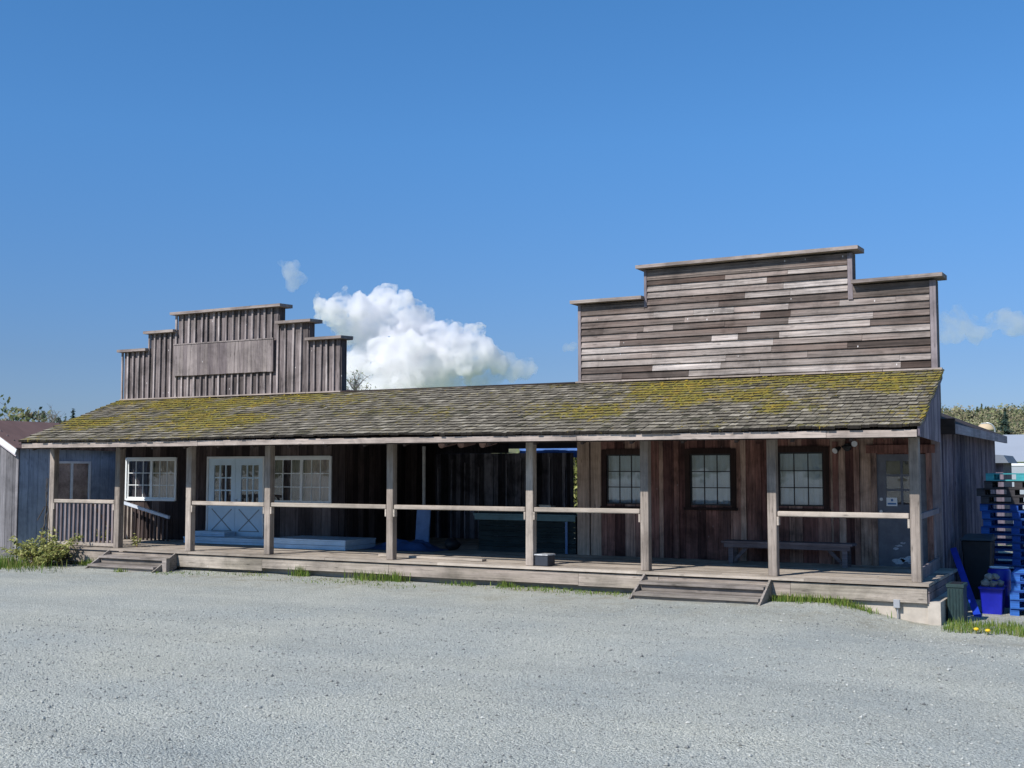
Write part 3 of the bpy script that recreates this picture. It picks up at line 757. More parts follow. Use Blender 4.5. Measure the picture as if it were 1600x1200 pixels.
# --- windows and doors
def window(x0, x1, z0, z1, style, parent=B):
    mb = MB(); y = WY
    c = 0.10 if style == 'dark' else 0.045
    ya = y - 0.055
    mb.box(x0 - c, x0, ya, y + 0.05, z0 - 0.04, z1 + c); mb.box(x1, x1 + c, ya, y + 0.05, z0 - 0.04, z1 + c)
    mb.box(x0, x1, ya - 0.003, y + 0.05, z1, z1 + c + 0.01)
    mb.box(x0 - c - 0.02, x1 + c + 0.02, y - 0.085, y + 0.05, z0 - 0.09, z0 - 0.042) if style == 'dark' else mb.box(x0, x1, ya - 0.01, y + 0.05, z0 - 0.05, z0)
    w = mb.build('window', M['brown_trim'] if style == 'dark' else M['white'], parent)
    sash = M['black'] if style == 'dark' else M['white']
    cells = [(x0, x1)] if style == 'dark' else [(x0, (x0 + x1) / 2 - 0.005), ((x0 + x1) / 2 + 0.005, x1)]
    for ci, (a, b) in enumerate(cells):
        mb = MB(); t = 0.04 if style != 'dark' else 0.03; ys = y - 0.02 - 0.012 * ci
        mb.box(a, a + t, ys, ys + 0.03, z0, z1); mb.box(b - t, b, ys, ys + 0.03, z0, z1)
        mb.box(a + t, b - t, ys, ys + 0.03, z0, z0 + t); mb.box(a + t, b - t, ys, ys + 0.03, z1 - t, z1)
        m = 0.009
        for k in (1, 2):
            xx = a + t + (b - a - 2 * t) * k / 3; mb.box(xx - m, xx + m, ys + 0.004, ys + 0.026, z0 + t, z1 - t)
            zz = z0 + t + (z1 - z0 - 2 * t) * k / 3; mb.box(a + t, b - t, ys + 0.006, ys + 0.024, zz - m, zz + m)
        mb.build('sash', sash, w)
        mb = MB(); mb.box(a + t, b - t, ys + 0.012, ys + 0.016, z0 + t, z1 - t); mb.build('pane', M['glass'], w)
        mb = MB()                                   # blind or curtain hanging behind the glass
        n = 22
        for k in range(n):
            xa = a + (b - a) * k / n; xb = a + (b - a) * (k + 1) / n
            d0 = 0.012 * math.sin(k * 1.9 + ci); d1 = 0.012 * math.sin((k + 1) * 1.9 + ci)
            zt = z1 - 0.005
            mb.add([(xa, y + 0.09 + d0, z0), (xb, y + 0.09 + d1, z0), (xb, y + 0.09 + d1, zt), (xa, y + 0.09 + d0, zt)], [(0, 1, 2, 3)], rng.random() * 0.2)
        if style == 'dark': mb.build('blind', M['blind'], w)
        else: mb.build('curtain', M['dark_room'] if ci == 0 else M['curtain_pink'], w)
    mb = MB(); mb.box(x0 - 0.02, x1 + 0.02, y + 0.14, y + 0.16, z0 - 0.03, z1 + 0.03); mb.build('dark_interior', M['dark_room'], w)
    return w
for q in WINR: window(*q, 'dark')
for q in WINL: window(*q, 'white')
# french doors
x0, x1, z0, z1 = DL
mb = MB(); mb.box(x0 - 0.05, x0, WY - 0.05, WY + 0.06, DZ, z1 + 0.05); mb.box(x1, x1 + 0.05, WY - 0.05, WY + 0.06, DZ, z1 + 0.05); mb.box(x0, x1, WY - 0.052, WY + 0.06, z1, z1 + 0.05)
mb.box(x0, x1, WY - 0.06, WY + 0.06, DZ, z0 - 0.004)
mb.build('door_frame', M['white'], B)
xm = (x0 + x1) / 2
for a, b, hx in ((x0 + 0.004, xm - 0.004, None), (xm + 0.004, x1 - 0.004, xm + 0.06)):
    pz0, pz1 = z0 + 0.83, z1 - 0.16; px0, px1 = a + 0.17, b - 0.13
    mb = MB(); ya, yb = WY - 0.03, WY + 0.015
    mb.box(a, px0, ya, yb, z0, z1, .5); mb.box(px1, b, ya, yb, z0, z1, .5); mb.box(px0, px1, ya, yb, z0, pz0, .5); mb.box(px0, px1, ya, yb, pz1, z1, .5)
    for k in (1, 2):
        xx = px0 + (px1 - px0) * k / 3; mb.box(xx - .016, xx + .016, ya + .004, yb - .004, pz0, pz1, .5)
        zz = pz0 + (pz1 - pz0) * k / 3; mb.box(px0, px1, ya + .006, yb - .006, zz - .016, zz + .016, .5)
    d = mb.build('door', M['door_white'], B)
    mb = MB(); mb.box(px0, px1, WY - 0.012, WY - 0.008, pz0, pz1); mb.build('pane', M['glass'], d)
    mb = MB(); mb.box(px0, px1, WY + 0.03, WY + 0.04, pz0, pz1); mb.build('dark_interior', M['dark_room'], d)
    mb = MB(); qx0, qx1, qz0, qz1 = a + 0.12, b - 0.1, z0 + 0.16, z0 + 0.68
    yy = WY - 0.034
    for p, q in (((qx0, qz0), (qx1, qz1)), ((qx0, qz1), (qx1, qz0)), ((qx0, qz0), (qx1, qz0))):
        mb.bar((p[0], yy, p[1]), (q[0], yy, q[1]), 0.012, 0.022, up=(0, 0, 1))
    mb.build('cross_groove', M['door_trim'], d)
    if hx:
        mb = MB(); mb.tube([(hx, WY - 0.03, z0 + 0.9), (hx, WY - 0.09, z0 + 0.9)], [0.012, 0.028], 10); mb.build('handle', M['metal'], d)
# grey half glazed door on the right
x0, x1, z0, z1 = DR
mb = MB(); mb.box(x0 - 0.1, x0, WY - 0.06, WY + 0.05, DZ, z1 + 0.02, .9); mb.box(x1, x1 + 0.1, WY - 0.06, WY + 0.05, DZ, z1 + 0.02, .6); mb.box(x0 - 0.18, x1 + 0.16, WY - 0.07, WY + 0.05, z1 + 0.022, z1 + 0.17, .4)
mb.build('door_frame', M['wall_brown'], B)
px0, px1, pz0, pz1 = x0 + 0.16, x1 - 0.16, 1.53, 2.31
mb = MB(); ya, yb = WY - 0.02, WY + 0.02
mb.box(x0, px0, ya, yb, z0, z1, .5); mb.box(px1, x1, ya, yb, z0, z1, .5); mb.box(px0, px1, ya, yb, z0, pz0, .5); mb.box(px0, px1, ya, yb, pz1, z1, .5)
xx = (px0 + px1) / 2; mb.box(xx - .02, xx + .02, ya + .004, yb - .004, pz0, pz1, .5)
for k in (1, 2):
    zz = pz0 + (pz1 - pz0) * k / 3; mb.box(px0, px1, ya + .006, yb - .006, zz - .02, zz + .02, .5)
d = mb.build('door', M['door_grey'], B); d['label'] = 'grey half glazed door with six panes'
mb = MB(); mb.box(px0, px1, WY - 0.002, WY + 0.002, pz0, pz1); mb.build('pane', M['glass'], d)
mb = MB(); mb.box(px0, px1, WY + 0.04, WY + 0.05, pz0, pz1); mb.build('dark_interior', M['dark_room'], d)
mb = MB(); mb.tube([(x0 + 0.07, WY - 0.02, 1.40), (x0 + 0.07, WY - 0.08, 1.40)], [0.015, 0.03], 10); mb.build('handle', M['metal'], d)
mb = MB(); mb.tube([(x0 + 0.07, WY - 0.02, 1.62), (x0 + 0.07, WY - 0.04, 1.62)], 0.03, 12); mb.build('lock', M['metal'], d)
mb = MB(); mb.box(px0 + 0.0, px0 + 0.19, WY - 0.034, WY - 0.03, 1.50, 1.65); sg = mb.build('notice', M['paper'], d)
mb = MB(); mb.box(px0 + .08, px0 + .115, WY - 0.0365, WY - 0.0345, 1.585, 1.625); mb.box(px0 + .02, px0 + .17, WY - 0.0365, WY - 0.0345, 1.525, 1.555); mb.build('notice_print', M['print_blue'], d)
mb = MB()                                            # peeled pale patches near the foot of the door
for cx, cz, rx, rz in ((-1.02, 0.52, 0.13, 0.06), (-0.85, 0.55, 0.15, 0.07), (-0.72, 0.5, 0.13, 0.05), (-1.06, 0.74, 0.05, 0.03), (-1.0, 0.79, 0.07, 0.02), (-0.93, 0.84, 0.05, 0.018)):
    n = 16; pts = [(cx + rx * math.cos(2 * math.pi * k / n) * rng.uniform(0.6, 1.15), WY - 0.0235, cz + rz * math.sin(2 * math.pi * k / n) * rng.uniform(0.5, 1.2)) for k in range(n)]
    mb.add(pts, [tuple(range(n))])
mb.build('peeling_paint', plain('peeled_pale_paint', (0.45, 0.47, 0.5), 0.8, 0.2, 0.4, 25), d)

# ------------------------------------------------------------------ things on and around the porch
def steps(loc, x0, x1, label, tilt):
    S = thing('porch_steps', label, 'steps', loc, 'wooden steps up to the porch')
    y = loc[1]
    for z, ya, yb in ((0.285, -0.36, -0.02), (0.125, -0.66, -0.30)):
        mb = MB(); m = (x0 + x1) / 2 + rng.uniform(-.3, .3)
        h = (yb - ya) / 2
        mb.box(x0 + 0.04, x1 - 0.04, ya, ya + h - 0.006, z - 0.045, z, rng.random()); mb.box(x0 + 0.04, x1 - 0.04, ya + h, yb, z - 0.043, z + .002, rng.random())
        mb.build('tread', M['step'], S)
    for z0, z1, yy in ((0.13, 0.24, -0.29), (-0.06, 0.08, -0.60)):
        mb = MB(); mb.box(x0 + 0.045, x1 - 0.045, yy, yy + 0.025, z0, z1); mb.build('riser', M['step'], S)
    for xx in (x0, x1 - 0.036):
        mb = MB(); mb.prism([(-0.02, 0.40), (-0.02, 0.06), (-0.56, -0.1), (-0.72, -0.1), (-0.72, 0.03)], 'x', xx, xx + 0.036, rng.random()); mb.build('stringer', M['step'], S)
    return S
steps((-16.28, -0.35, 0), -17.30, -15.30, 'grey wooden steps up to the porch near the white double doors', 0)
steps((-3.56, -0.35, 0), -4.66, -2.45, 'grey wooden steps up to the porch in front of the dark framed windows', 0)
mb = MB(); mb.box(-15.29, -15.17, -0.46, -0.36, -0.1, 0.30, .4)
tag(mb.build('stub_post', M['step']), 'short wooden stub post beside the left steps', 'post')

# bench
S = thing('bench', 'long grey plank bench against the brown wall of the porch', 'bench', (-2.85, 2.5, DZ))
mb = MB(); mb.box(-4.05, -1.66, 2.30, 2.50, 0.80, 0.84); mb.box(-4.05, -1.66, 2.51, 2.70, 0.80, 0.842); mb.build('seat', M['bench'], S)
mb = MB(); mb.box(-4.0, -1.7, 2.315, 2.345, 0.72, 0.798); mb.build('apron', M['bench'], S)
for xx, sgn in ((-3.88, 1), (-1.80, -1)):
    for yy in (2.36, 2.64):
        mb = MB(); mb.box(xx - 0.045, xx + 0.045, yy - 0.02, yy + 0.02, DZ, 0.798); mb.build('leg', M['bench'], S)
    mb = MB(); mb.bar((xx + sgn * 0.05, 2.40, DZ + 0.06), (xx + sgn * 0.36, 2.40, 0.79), 0.03, 0.06); mb.build('brace', M['bench'], S)

# twin floodlight
S = thing('floodlight', 'black twin head floodlight with white lamps on the brown wall', 'light', (-1.87, WY - 0.03, 2.6))
mb = MB(); mb.lathe(-1.87, 0, [(0.005, 0)] , 3) if False else None
mb.tube([(-1.87, WY - 0.02, 2.57), (-1.87, WY - 0.1, 2.56)], 0.07, 14); mb.tube([(-1.96, WY - 0.12, 2.57), (-1.78, WY - 0.12, 2.59)], 0.022, 8); mb.build('mount', M['black'], S)
for a, c in (((-1.99, WY - 0.14, 2.56), (-2.05, WY - 0.26, 2.50)), ((-1.76, WY - 0.14, 2.62), (-1.70, WY - 0.27, 2.62))):
    mb = MB(); mb.tube([a, c], [0.03, 0.06], 12); h = mb.build('lamp_head', M['black'], S)
    v = Vector(c) - Vector(a); v.normalize(); e = Vector(c) + v * 0.003
    mb = MB(); mb.tube([e, e + v * 0.012], 0.054, 12); mb.build('lamp_face', M['lamp_face'], h)

# dark box with pale lid by the post
S = thing('metal_box', 'small dark box with a pale lid standing by a porch post', 'box', (-6.83, 0.42, DZ))
mb = MB(); X0, X1, Y0, Y1 = -6.845, -6.57, 0.16, 0.38
mb.hexa([(X0, Y0, DZ + .002), (X1, Y0 - .03, DZ + .002), (X1 + .03, Y1, DZ + .002), (X0 + .03, Y1 + .03, DZ + .002), (X0, Y0, DZ + .19), (X1, Y0 - .03, DZ + .19), (X1 + .03, Y1, DZ + .19), (X0 + .03, Y1 + .03, DZ + .19)])
mb.build('body', M['black_metal'], S, bevel=0.01)
mb = MB(); mb.hexa([(X0 - .02, Y0 - .01, DZ + .192), (X1 + .01, Y0 - .05, DZ + .192), (X1 + .04, Y1, DZ + .192), (X0 + .02, Y1 + .04, DZ + .192), (X0 - .01, Y0, DZ + .213), (X1, Y0 - .03, DZ + .213), (X1 + .03, Y1, DZ + .218), (X0 + .03, Y1 + .03, DZ + .218)])
mb.build('lid', plain('pale_lid', (0.32, 0.33, 0.34), 0.5, 0.4, 0.6, 16), S)

mb = MB(); mb.bar((-10.65, 0.82, DZ + .026), (-8.15, 0.62, DZ + .026), 0.15, 0.04, tone=.6)
tag(mb.build('loose_plank', M['deck']), 'loose plank lying flat on the porch floor between two posts', 'plank')

# white low platforms by the doors
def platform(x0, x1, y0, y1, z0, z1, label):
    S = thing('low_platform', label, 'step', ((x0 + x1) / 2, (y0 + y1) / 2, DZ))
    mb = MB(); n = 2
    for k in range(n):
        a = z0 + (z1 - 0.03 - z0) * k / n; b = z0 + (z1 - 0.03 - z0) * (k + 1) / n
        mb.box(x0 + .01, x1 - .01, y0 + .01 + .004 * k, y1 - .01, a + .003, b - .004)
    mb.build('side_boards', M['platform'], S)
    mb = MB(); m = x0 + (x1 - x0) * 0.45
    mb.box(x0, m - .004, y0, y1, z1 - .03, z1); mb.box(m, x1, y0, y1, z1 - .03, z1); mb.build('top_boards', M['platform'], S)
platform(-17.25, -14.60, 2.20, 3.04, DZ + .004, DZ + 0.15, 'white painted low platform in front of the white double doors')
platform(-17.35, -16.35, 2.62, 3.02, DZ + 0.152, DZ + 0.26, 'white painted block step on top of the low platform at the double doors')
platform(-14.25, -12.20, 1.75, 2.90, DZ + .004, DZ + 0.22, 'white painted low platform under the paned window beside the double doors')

# counter in the recess
S = thing('bar_counter', 'dark teal board counter with lighter teal top under the middle of the porch roof', 'counter', (-8.5, 3.3, DZ))
mb = MB(); z = DZ + 0.003
while z < 1.18:
    mb.box(-9.72, -7.42, 3.16 + rng.uniform(-.004, .004), 3.20, z, z + 0.102, rng.random()); z += 0.108
mb.box(-9.72, -9.68, 3.21, 3.75, DZ + .003, 1.18); mb.box(-7.46, -7.42, 3.21, 3.75, DZ + .003, 1.18)
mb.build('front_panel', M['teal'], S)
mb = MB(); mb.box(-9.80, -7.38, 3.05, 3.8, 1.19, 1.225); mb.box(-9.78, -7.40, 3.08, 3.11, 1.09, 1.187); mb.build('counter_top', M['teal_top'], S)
mb = MB(); mb.bar((-7.62, 3.13, DZ + .003), (-7.62, 3.13, 1.08), 0.05, 0.03, up=(0, 1, 0)); mb.build('edge_post', M['blue_pale'], S)
S = thing('carton', 'pale open carton standing on the teal counter', 'box', (-8.15, 3.3, 1.228))
mb = MB(); mb.box(-8.27, -8.0, 3.18, 3.4, 1.228, 1.40); mb.build('body', plain('pale_card', (0.40, 0.43, 0.42), 0.9, 0.1, 0.1), S)
mb = MB(); mb.bar((-8.27, 3.165, 1.405), (-8.0, 3.165, 1.405), .006, .05, up=(0, -1, .6)); mb.build('flap', plain('pale_card_flap', (0.45, 0.47, 0.45), 0.9, 0.1, 0.1), S)
S = thing('planter_pot', 'dark grey plant pot standing on the teal counter beside the carton', 'pot', (-8.55, 3.35, 1.228))
mb = MB(); mb.lathe(-8.55, 3.35, [(0.09, 1.228), (0.13, 1.38), (0.145, 1.38), (0.145, 1.42), (0.12, 1.42), (0.11, 1.36)], 18); mb.build('pot', M['green_bin'], S)
mb = MB()
for k in range(40):
    a = rng.uniform(0, 6.28); p = Vector((-8.55 + .1 * math.cos(a) * rng.random(), 3.35 + .1 * math.sin(a) * rng.random(), 1.40 + rng.uniform(0, .1)))
    mb.quad(p, (rng.uniform(-1, 1), -1, rng.uniform(-1, 1)), 0.035, 0.5, rng.uniform(0, 6), rng.random() * .3)
mb.build('foliage', M['leaf_dry'], S)
mb = MB()
for k in range(9):
    xa = -11.0 + k * 0.21; mb.hexa([(xa, 7.50, 2.45), (xa + .21, 7.50, 2.45), (xa + .21, 7.53, 2.45), (xa, 7.53, 2.45), (xa, 7.46 + .03 * math.sin(k), 2.90), (xa + .21, 7.46 + .03 * math.sin(k + 1), 2.90), (xa + .21, 7.50 + .03 * math.sin(k + 1), 2.90), (xa, 7.50 + .03 * math.sin(k), 2.90)], .5)
tag(mb.build('blue_strip', plain('bright_blue_strip', (0.10, 0.22, 0.55), .5, .4, .2, 3)), 'blue strip showing above the dark plank wall of the recess', 'tarp')  # sheet standing in for what is probably a blue roof edge
# steel pole, propped board, tarps
mb = MB(); mb.tube([(-12.02, 4.6, DZ), (-12.03, 4.6, 2.70)], 0.04, 12)
tag(mb.build('support_pole', plain('pale_pole', (0.55, 0.53, 0.50), 0.6, 0.3, 0.15)), 'slim pale support pole standing in the dark recess', 'pole')
mb = MB(); mb.hexa([(-11.50, 3.40, DZ + .003), (-11.15, 3.40, DZ + .003), (-11.15, 3.44, DZ + .003), (-11.50, 3.44, DZ + .003), (-11.52, 3.52, 1.32), (-11.17, 3.52, 1.32), (-11.17, 3.56, 1.32), (-11.52, 3.56, 1.32)])
tag(mb.build('propped_board', M['blue_pale']), 'pale board tinted with blue sky light, standing upright in the dark recess', 'board')  # pale board, blue sky light put into its colour
def heap(name, cx, cy, rx, ry, h, label, cat, mat, seed):
    mb = MB(); n = 28; vs = []
    for j in range(n + 1):
        for i in range(n + 1):
            u, v = i / n * 2 - 1, j / n * 2 - 1; r = math.sqrt(u * u + v * v)
            e = max(0, 1 - r ** 2.2)
            q = noise.noise(Vector((u * 2.2, v * 2.2, seed))) + 0.6 * abs(noise.noise(Vector((u * 5, v * 5, seed + 3))))
            vs.append((cx + rx * u, cy + ry * v, DZ + 0.006 + e * h * max(0.05, 0.6 + 0.7 * q)))
    mb.add(vs, [(j * (n + 1) + i, j * (n + 1) + i + 1, (j + 1) * (n + 1) + i + 1, (j + 1) * (n + 1) + i) for j in range(n) for i in range(n)], .5)
    return tag(mb.build(name, mat, smooth=True), label, cat)
heap('crumpled_tarp', -11.3, 2.75, 0.95, 0.45, 0.24, 'crumpled blue tarpaulin heaped on the porch floor', 'tarp', M['tarp'], 1.3)
heap('cloth_pile', -12.75, 2.3, 0.5, 0.3, 0.14, 'small pale blue cloth pile on the porch floor beside a post', 'cloth', M['blue_pale'], 6.1)
mb = MB(); mb.lump((-10.25, 2.95, DZ + .13), 0.17, .2, .4, .8, 2)
tag(mb.build('black_bag', M['black'], smooth=True), 'black bag slumped on the floor left of the teal counter', 'bag')

# baluster panel and slanted handrail on the left wing
S = thing('ramp_railing', 'dark baluster railing with a sloping pale handrail below the left paned window', 'railing', (-19.0, 2.6, DZ))
mb = MB(); mb.bar((-19.95, 2.75, 1.36), (-17.95, 2.45, 1.00), 0.06, 0.07, tone=.8); mb.build('handrail', plain('pale_blue_handrail', (0.5, 0.54, 0.6), 0.6, 0.3, 0.1), S)
for k in range(13):
    f = k / 12; x = -19.9 + f * 1.9; zt = 1.33 - 0.36 * f
    mb = MB(); mb.box(x - .022, x + .022, 2.74 - .3 * f, 2.78 - .3 * f, DZ + .002, zt - .03); mb.build('baluster', M['wall_dark'] if k > 3 else M['pale_z'], S)
mb = MB(); mb.bar((-19.98, 1.9, 1.36), (-19.55, 2.3, DZ + .05), 0.08, 0.05, tone=.4); mb.build('brace', M['brown_trim'], S)

# outlet box on the foundation
S = thing('outlet_box', 'small grey electrical box with conduit on the concrete foundation below the porch', 'electrical box', (-0.50, 0.05, 0.05))
mb = MB(); mb.box(-0.555, -0.455, -0.01, 0.072, 0.03, 0.16); mb.build('box', M['metal'], S, bevel=.006)
mb = MB(); mb.box(-0.55, -0.46, -0.022, -0.012, 0.035, 0.155); mb.build('cover', plain('grey_cover', (0.30, 0.31, 0.33), 0.5, 0.4, .1), S)
mb = MB(); mb.tube([(-0.50, 0.03, 0.03), (-0.50, 0.03, -0.3)], 0.013, 8); mb.build('conduit', M['metal'], S)

# --- clutter at the right end
GZ = -0.22
S = thing('storage_crate', 'dark green ribbed crate standing at the corner of the concrete foundation', 'crate', (0.29, 0.72, GZ))
mb = MB(); mb.box(0.165, 0.40, 0.50, 0.92, GZ, 0.37); mb.box(0.15, 0.415, 0.485, 0.935, 0.33, 0.385)
for k in range(5):
    x = 0.185 + k * 0.045; mb.box(x, x + 0.02, 0.488, 0.499, GZ + .03, 0.32)
mb.build('body', M['green_bin'], S, bevel=.006)
mb = MB(); mb.box(0.20, 0.37, 0.52, 0.90, 0.387, 0.392); mb.build('inside', M['black'], S)
mb = MB(); mb.bar((-0.2, 4.0, 0.70), (0.50, 1.45, GZ - 0.02), 0.11, 0.06, up=(0, -1, .5))
tag(mb.build('leaning_plank', M['blue']), 'bright blue plank leaning from the ground to the side wall', 'plank')
S = thing('blue_bin', 'deep blue open bin filled with grey stones beside the leaning plank', 'bin', (0.66, 2.1, GZ))
mb = MB(); mb.hexa([(0.50, 1.92, GZ), (0.80, 1.92, GZ), (0.80, 2.3, GZ), (0.50, 2.3, GZ), (0.47, 1.88, 0.22), (0.83, 1.88, 0.22), (0.83, 2.34, 0.22), (0.47, 2.34, 0.22)]); mb.box(0.45, 0.85, 1.86, 2.36, 0.20, 0.235)
mb.build('body', M['blue_deep'], S, bevel=.01)
for k, (x, y, z, r, lb) in enumerate([(0.55, 2.0, .29, .075, 'lower left'), (0.67, 1.98, .28, .07, ''), (0.78, 2.05, .29, .065, ''), (0.60, 2.08, .38, .07, ''), (0.70, 2.1, .39, .07, '')]):
    mb = MB(); mb.lump((x, y, z), r, rng.random(), .45, .85, 2)
    tag(mb.build('stone', M['rock'], smooth=False), 'grey stone in the heap on top of the deep blue bin', 'stone', 'stones heaped in the blue bin')
S = thing('plastic_drum', 'deep blue plastic drum with a pale rim standing behind the stone filled bin', 'drum', (0.66, 3.1, GZ))
mb = MB(); mb.lathe(0.66, 3.1, [(0.17, GZ), (0.19, GZ + .03), (0.19, GZ + .2), (0.2, GZ + .22), (0.19, GZ + .24), (0.19, GZ + .46), (0.2, GZ + .48), (0.19, GZ + .5), (0.185, 0.42), (0.15, 0.46)], 28); mb.build('body', M['blue_deep'], S, smooth=True)
mb = MB(); mb.tube([(0.66 + .15 * math.cos(t * .3), 3.1 + .15 * math.sin(t * .3), 0.47) for t in range(22)], .012, 6); mb.build('rim', M['paper'], S)
S = thing('shade_bin', 'tall black bin added in place of deep shade between side wall and pallets', 'bin', (0.18, 4.4, GZ))  # bin added to give the deep shade of this gap a dark body
mb = MB(); mb.hexa([(-0.02, 4.2, GZ), (0.38, 4.2, GZ), (0.38, 4.65, GZ), (-0.02, 4.65, GZ), (-0.08, 4.12, 0.86), (0.44, 4.12, 0.86), (0.44, 4.7, 0.86), (-0.08, 4.7, 0.86)]); mb.build('body', M['black'], S, bevel=.02)
mb = MB(); mb.hexa([(-0.1, 4.08, 0.865), (0.46, 4.08, 0.865), (0.46, 4.74, 0.865), (-0.1, 4.74, 0.865), (-0.06, 4.12, 0.9), (0.42, 4.12, 0.9), (0.42, 4.72, 0.96), (-0.06, 4.72, 0.96)]); mb.build('lid', plain('dark_grey_lid', (0.06, 0.065, 0.07), .5, .4, .2), S)
for xx in (-0.06, 0.38):
    mb = MB(); mb.tube([(xx, 4.66, GZ + .1), (xx + .05, 4.66, GZ + .1)], 0.1, 16); mb.build('wheel', M['black'], S)

# pallets
def make_pallet(name):
    S = thing(name, 'p', 'pallet')
    for z, n, nm in ((0.122, 6, 'deck_board'), (0.0, 3, 'bottom_board')):
        for k in range(n):
            mb = MB(); y = (1.0 - 0.1) * k / (n - 1); mb.box(0, 1.2, y, y + 0.1, z, z + 0.02); mb.build(nm, M['pallet_blue'], S)
    for k in range(3):
        for x in (0.0, 0.53, 1.06):
            mb = MB(); mb.box(x, x + 0.14, 0.003 + 0.44 * k, 0.115 + 0.44 * k, 0.021, 0.121); mb.build('block', M['pallet_blue'], S)
    return S
proto = make_pallet('wooden_pallet')
used = False
def put_pallet(x, y, z, rz, mat, label, group):
    global used
    o = proto if not used else copy_tree(proto)
    used = True
    o.location = (x, y, z); o.rotation_euler = (0, 0, rz)
    o['label'] = label; o['group'] = group
    for ch in o.children:
        if len(ch.material_slots) and mat is not M['pallet_blue']:
            ch.material_slots[0].link = 'OBJECT'; ch.material_slots[0].material = mat
ORD = ['lowest', 'second', 'third', 'fourth', 'fifth', 'sixth', 'seventh', 'eighth', 'ninth', 'tenth', 'eleventh', 'twelfth', 'thirteenth', 'fourteenth', 'fifteenth', 'sixteenth']
offs = [.02, .0, .03, .01, .0, .02, .0, .02, .0, .03, .02, .0, .0, -.06, .08, .10]
mats = ['pallet_blue'] * 16
for i in (12,): mats[i] = 'pallet_grey'
for i in (13,): mats[i] = 'pallet_grey'
mats[14] = 'pallet_grey'; mats[15] = 'pallet_teal'
cn = {'pallet_blue': 'blue', 'pallet_grey': 'dark grey', 'pallet_teal': 'turquoise', 'pallet_red': 'faded red'}
for i in range(16):
    lab = f'{cn[mats[i]]} wooden pallet, {ORD[i]} up in the tall stack by the side wall'
    if i == 15: lab = 'turquoise wooden pallet, topmost of the tall stack by the side wall'
    put_pallet(0.17 + offs[i] + rng.uniform(-.015, .015), 5.0 + rng.uniform(-.03, .03), GZ + 0.01 + i * 0.1435, rng.uniform(-.02, .02), M[mats[i]], lab, 'pallets in the tall stack')
for i in range(5):
    lab = f'blue wooden pallet, {ORD[i]} up in the low stack before the tall one'
    if i == 4: lab = 'blue wooden pallet on top of the low stack before the tall one'
    put_pallet(0.94 + rng.uniform(-.02, .02), 1.9 + rng.uniform(-.03, .03), GZ - 0.02 + i * 0.1435, rng.uniform(-.02, .02), M['pallet_blue'], lab, 'pallets in the low stack')

# ------------------------------------------------------------------ shed at the left
S = thing('garden_shed', 'narrow grey board shed with brown roof and white roof edge left of the porch', 'shed', (-22.8, 3.4, 0))
mb = MB(); y = 1.0
WS = (2.05, 3.15, 1.38, 2.31)
while y < 6.2:
    w = rng.uniform(0.26, 0.3); ye = min(y + w - .012, 6.2); tn = rng.random()
    if ye < WS[0] or y > WS[1]: mb.box(-21.53, -21.5, y, ye, -0.1, 2.75, tn)
    else:
        a, b = max(y, WS[0]), min(ye, WS[1])
        mb.box(-21.53, -21.5, a, b, -0.1, WS[2], tn); mb.box(-21.53, -21.5, a, b, WS[3], 2.75, tn)
        if y < WS[0]: mb.box(-21.53, -21.5, y, WS[0], -0.1, 2.75, tn)
        if ye > WS[1]: mb.box(-21.53, -21.5, WS[1], ye, -0.1, 2.75, tn)
    y += w
mb.box(-21.56, -21.535, 1.0, 2.04, -0.1, 2.75, .3); mb.box(-21.56, -21.535, 3.16, 6.2, -0.1, 2.75, .3); mb.box(-21.56, -21.535, 2.04, 3.16, -0.1, 1.36, .3); mb.box(-21.56, -21.535, 2.04, 3.16, 2.33, 2.75, .3)
mb.build('side_wall', M['shed_side'], S)
mb = MB(); x = -24.1
while x < -21.5:
    w = min(0.24, -21.5 - x); h = 2.75 + 0.5 * (1.3 - abs(x + w / 2 + 22.8)) - 0.02
    mb.box(x, x + w - .01, 0.97, 1.0 - .001, -0.1, h, rng.random()); x += w
mb.box(-21.57, -21.49, 0.945, 0.969, -0.1, 2.7, .9)
mb.build('front_wall', M['shed_front'], S)
mb = MB(); mb.box(-24.1, -24.06, 1.0, 6.2, -.1, 2.75); mb.box(-24.05, -21.57, 6.16, 6.2, -.1, 2.75); mb.build('rear_wall', M['shed_front'], S)
mb = MB()
for xs_, xe_ in ((-21.36, -22.8), (-24.24, -22.8)):
    for k in range(18):
        a = 0.75 + 5.6 * k / 18; b = 0.75 + 5.6 * (k + 1) / 18
        mb.hexa([(xs_, a, 2.66), (xe_, a, 3.38), (xe_, b, 3.38), (xs_, b, 2.66), (xs_, a, 2.69), (xe_, a, 3.41), (xe_, b, 3.41), (xs_, b, 2.69)], .4 + .2 * rng.random())
rf = mb.build('roof', M['shed_roof'], S)
mb = MB(); mb.bar((-21.34, 0.74, 2.585), (-22.8, 0.74, 3.315), 0.025, 0.13, tone=.5); mb.bar((-24.26, 0.74, 2.585), (-22.8, 0.744, 3.315), 0.025, 0.13, tone=.5); mb.build('rake_trim', M['white'], rf)
mb = MB(); mb.bar((-21.36, 0.765, 2.50), (-22.8, 0.765, 3.22), 0.02, 0.05, tone=.5); mb.build('rake_trim', plain('pinkish_trim', (.55, .48, .48), .6, .3, .1), rf)
mb = MB(); y0, y1, z0, z1 = WS
for a in ((y0 - .06, y0, z0 - .06, z1 + .06), (y1, y1 + .06, z0 - .06, z1 + .06), (y0, y1, z0 - .06, z0), (y0, y1, z1, z1 + .06), ((y0 + y1) / 2 - .03, (y0 + y1) / 2 + .03, z0, z1)):
    mb.box(-21.51, -21.47, *a)
wn_ = mb.build('window', plain('grey_white_frame', (.62, .66, .70), .6, .3, .1), S)
mb = MB(); mb.box(-21.5, -21.495, y0, y1, z0, z1); mb.build('pane', M['glass'], wn_)
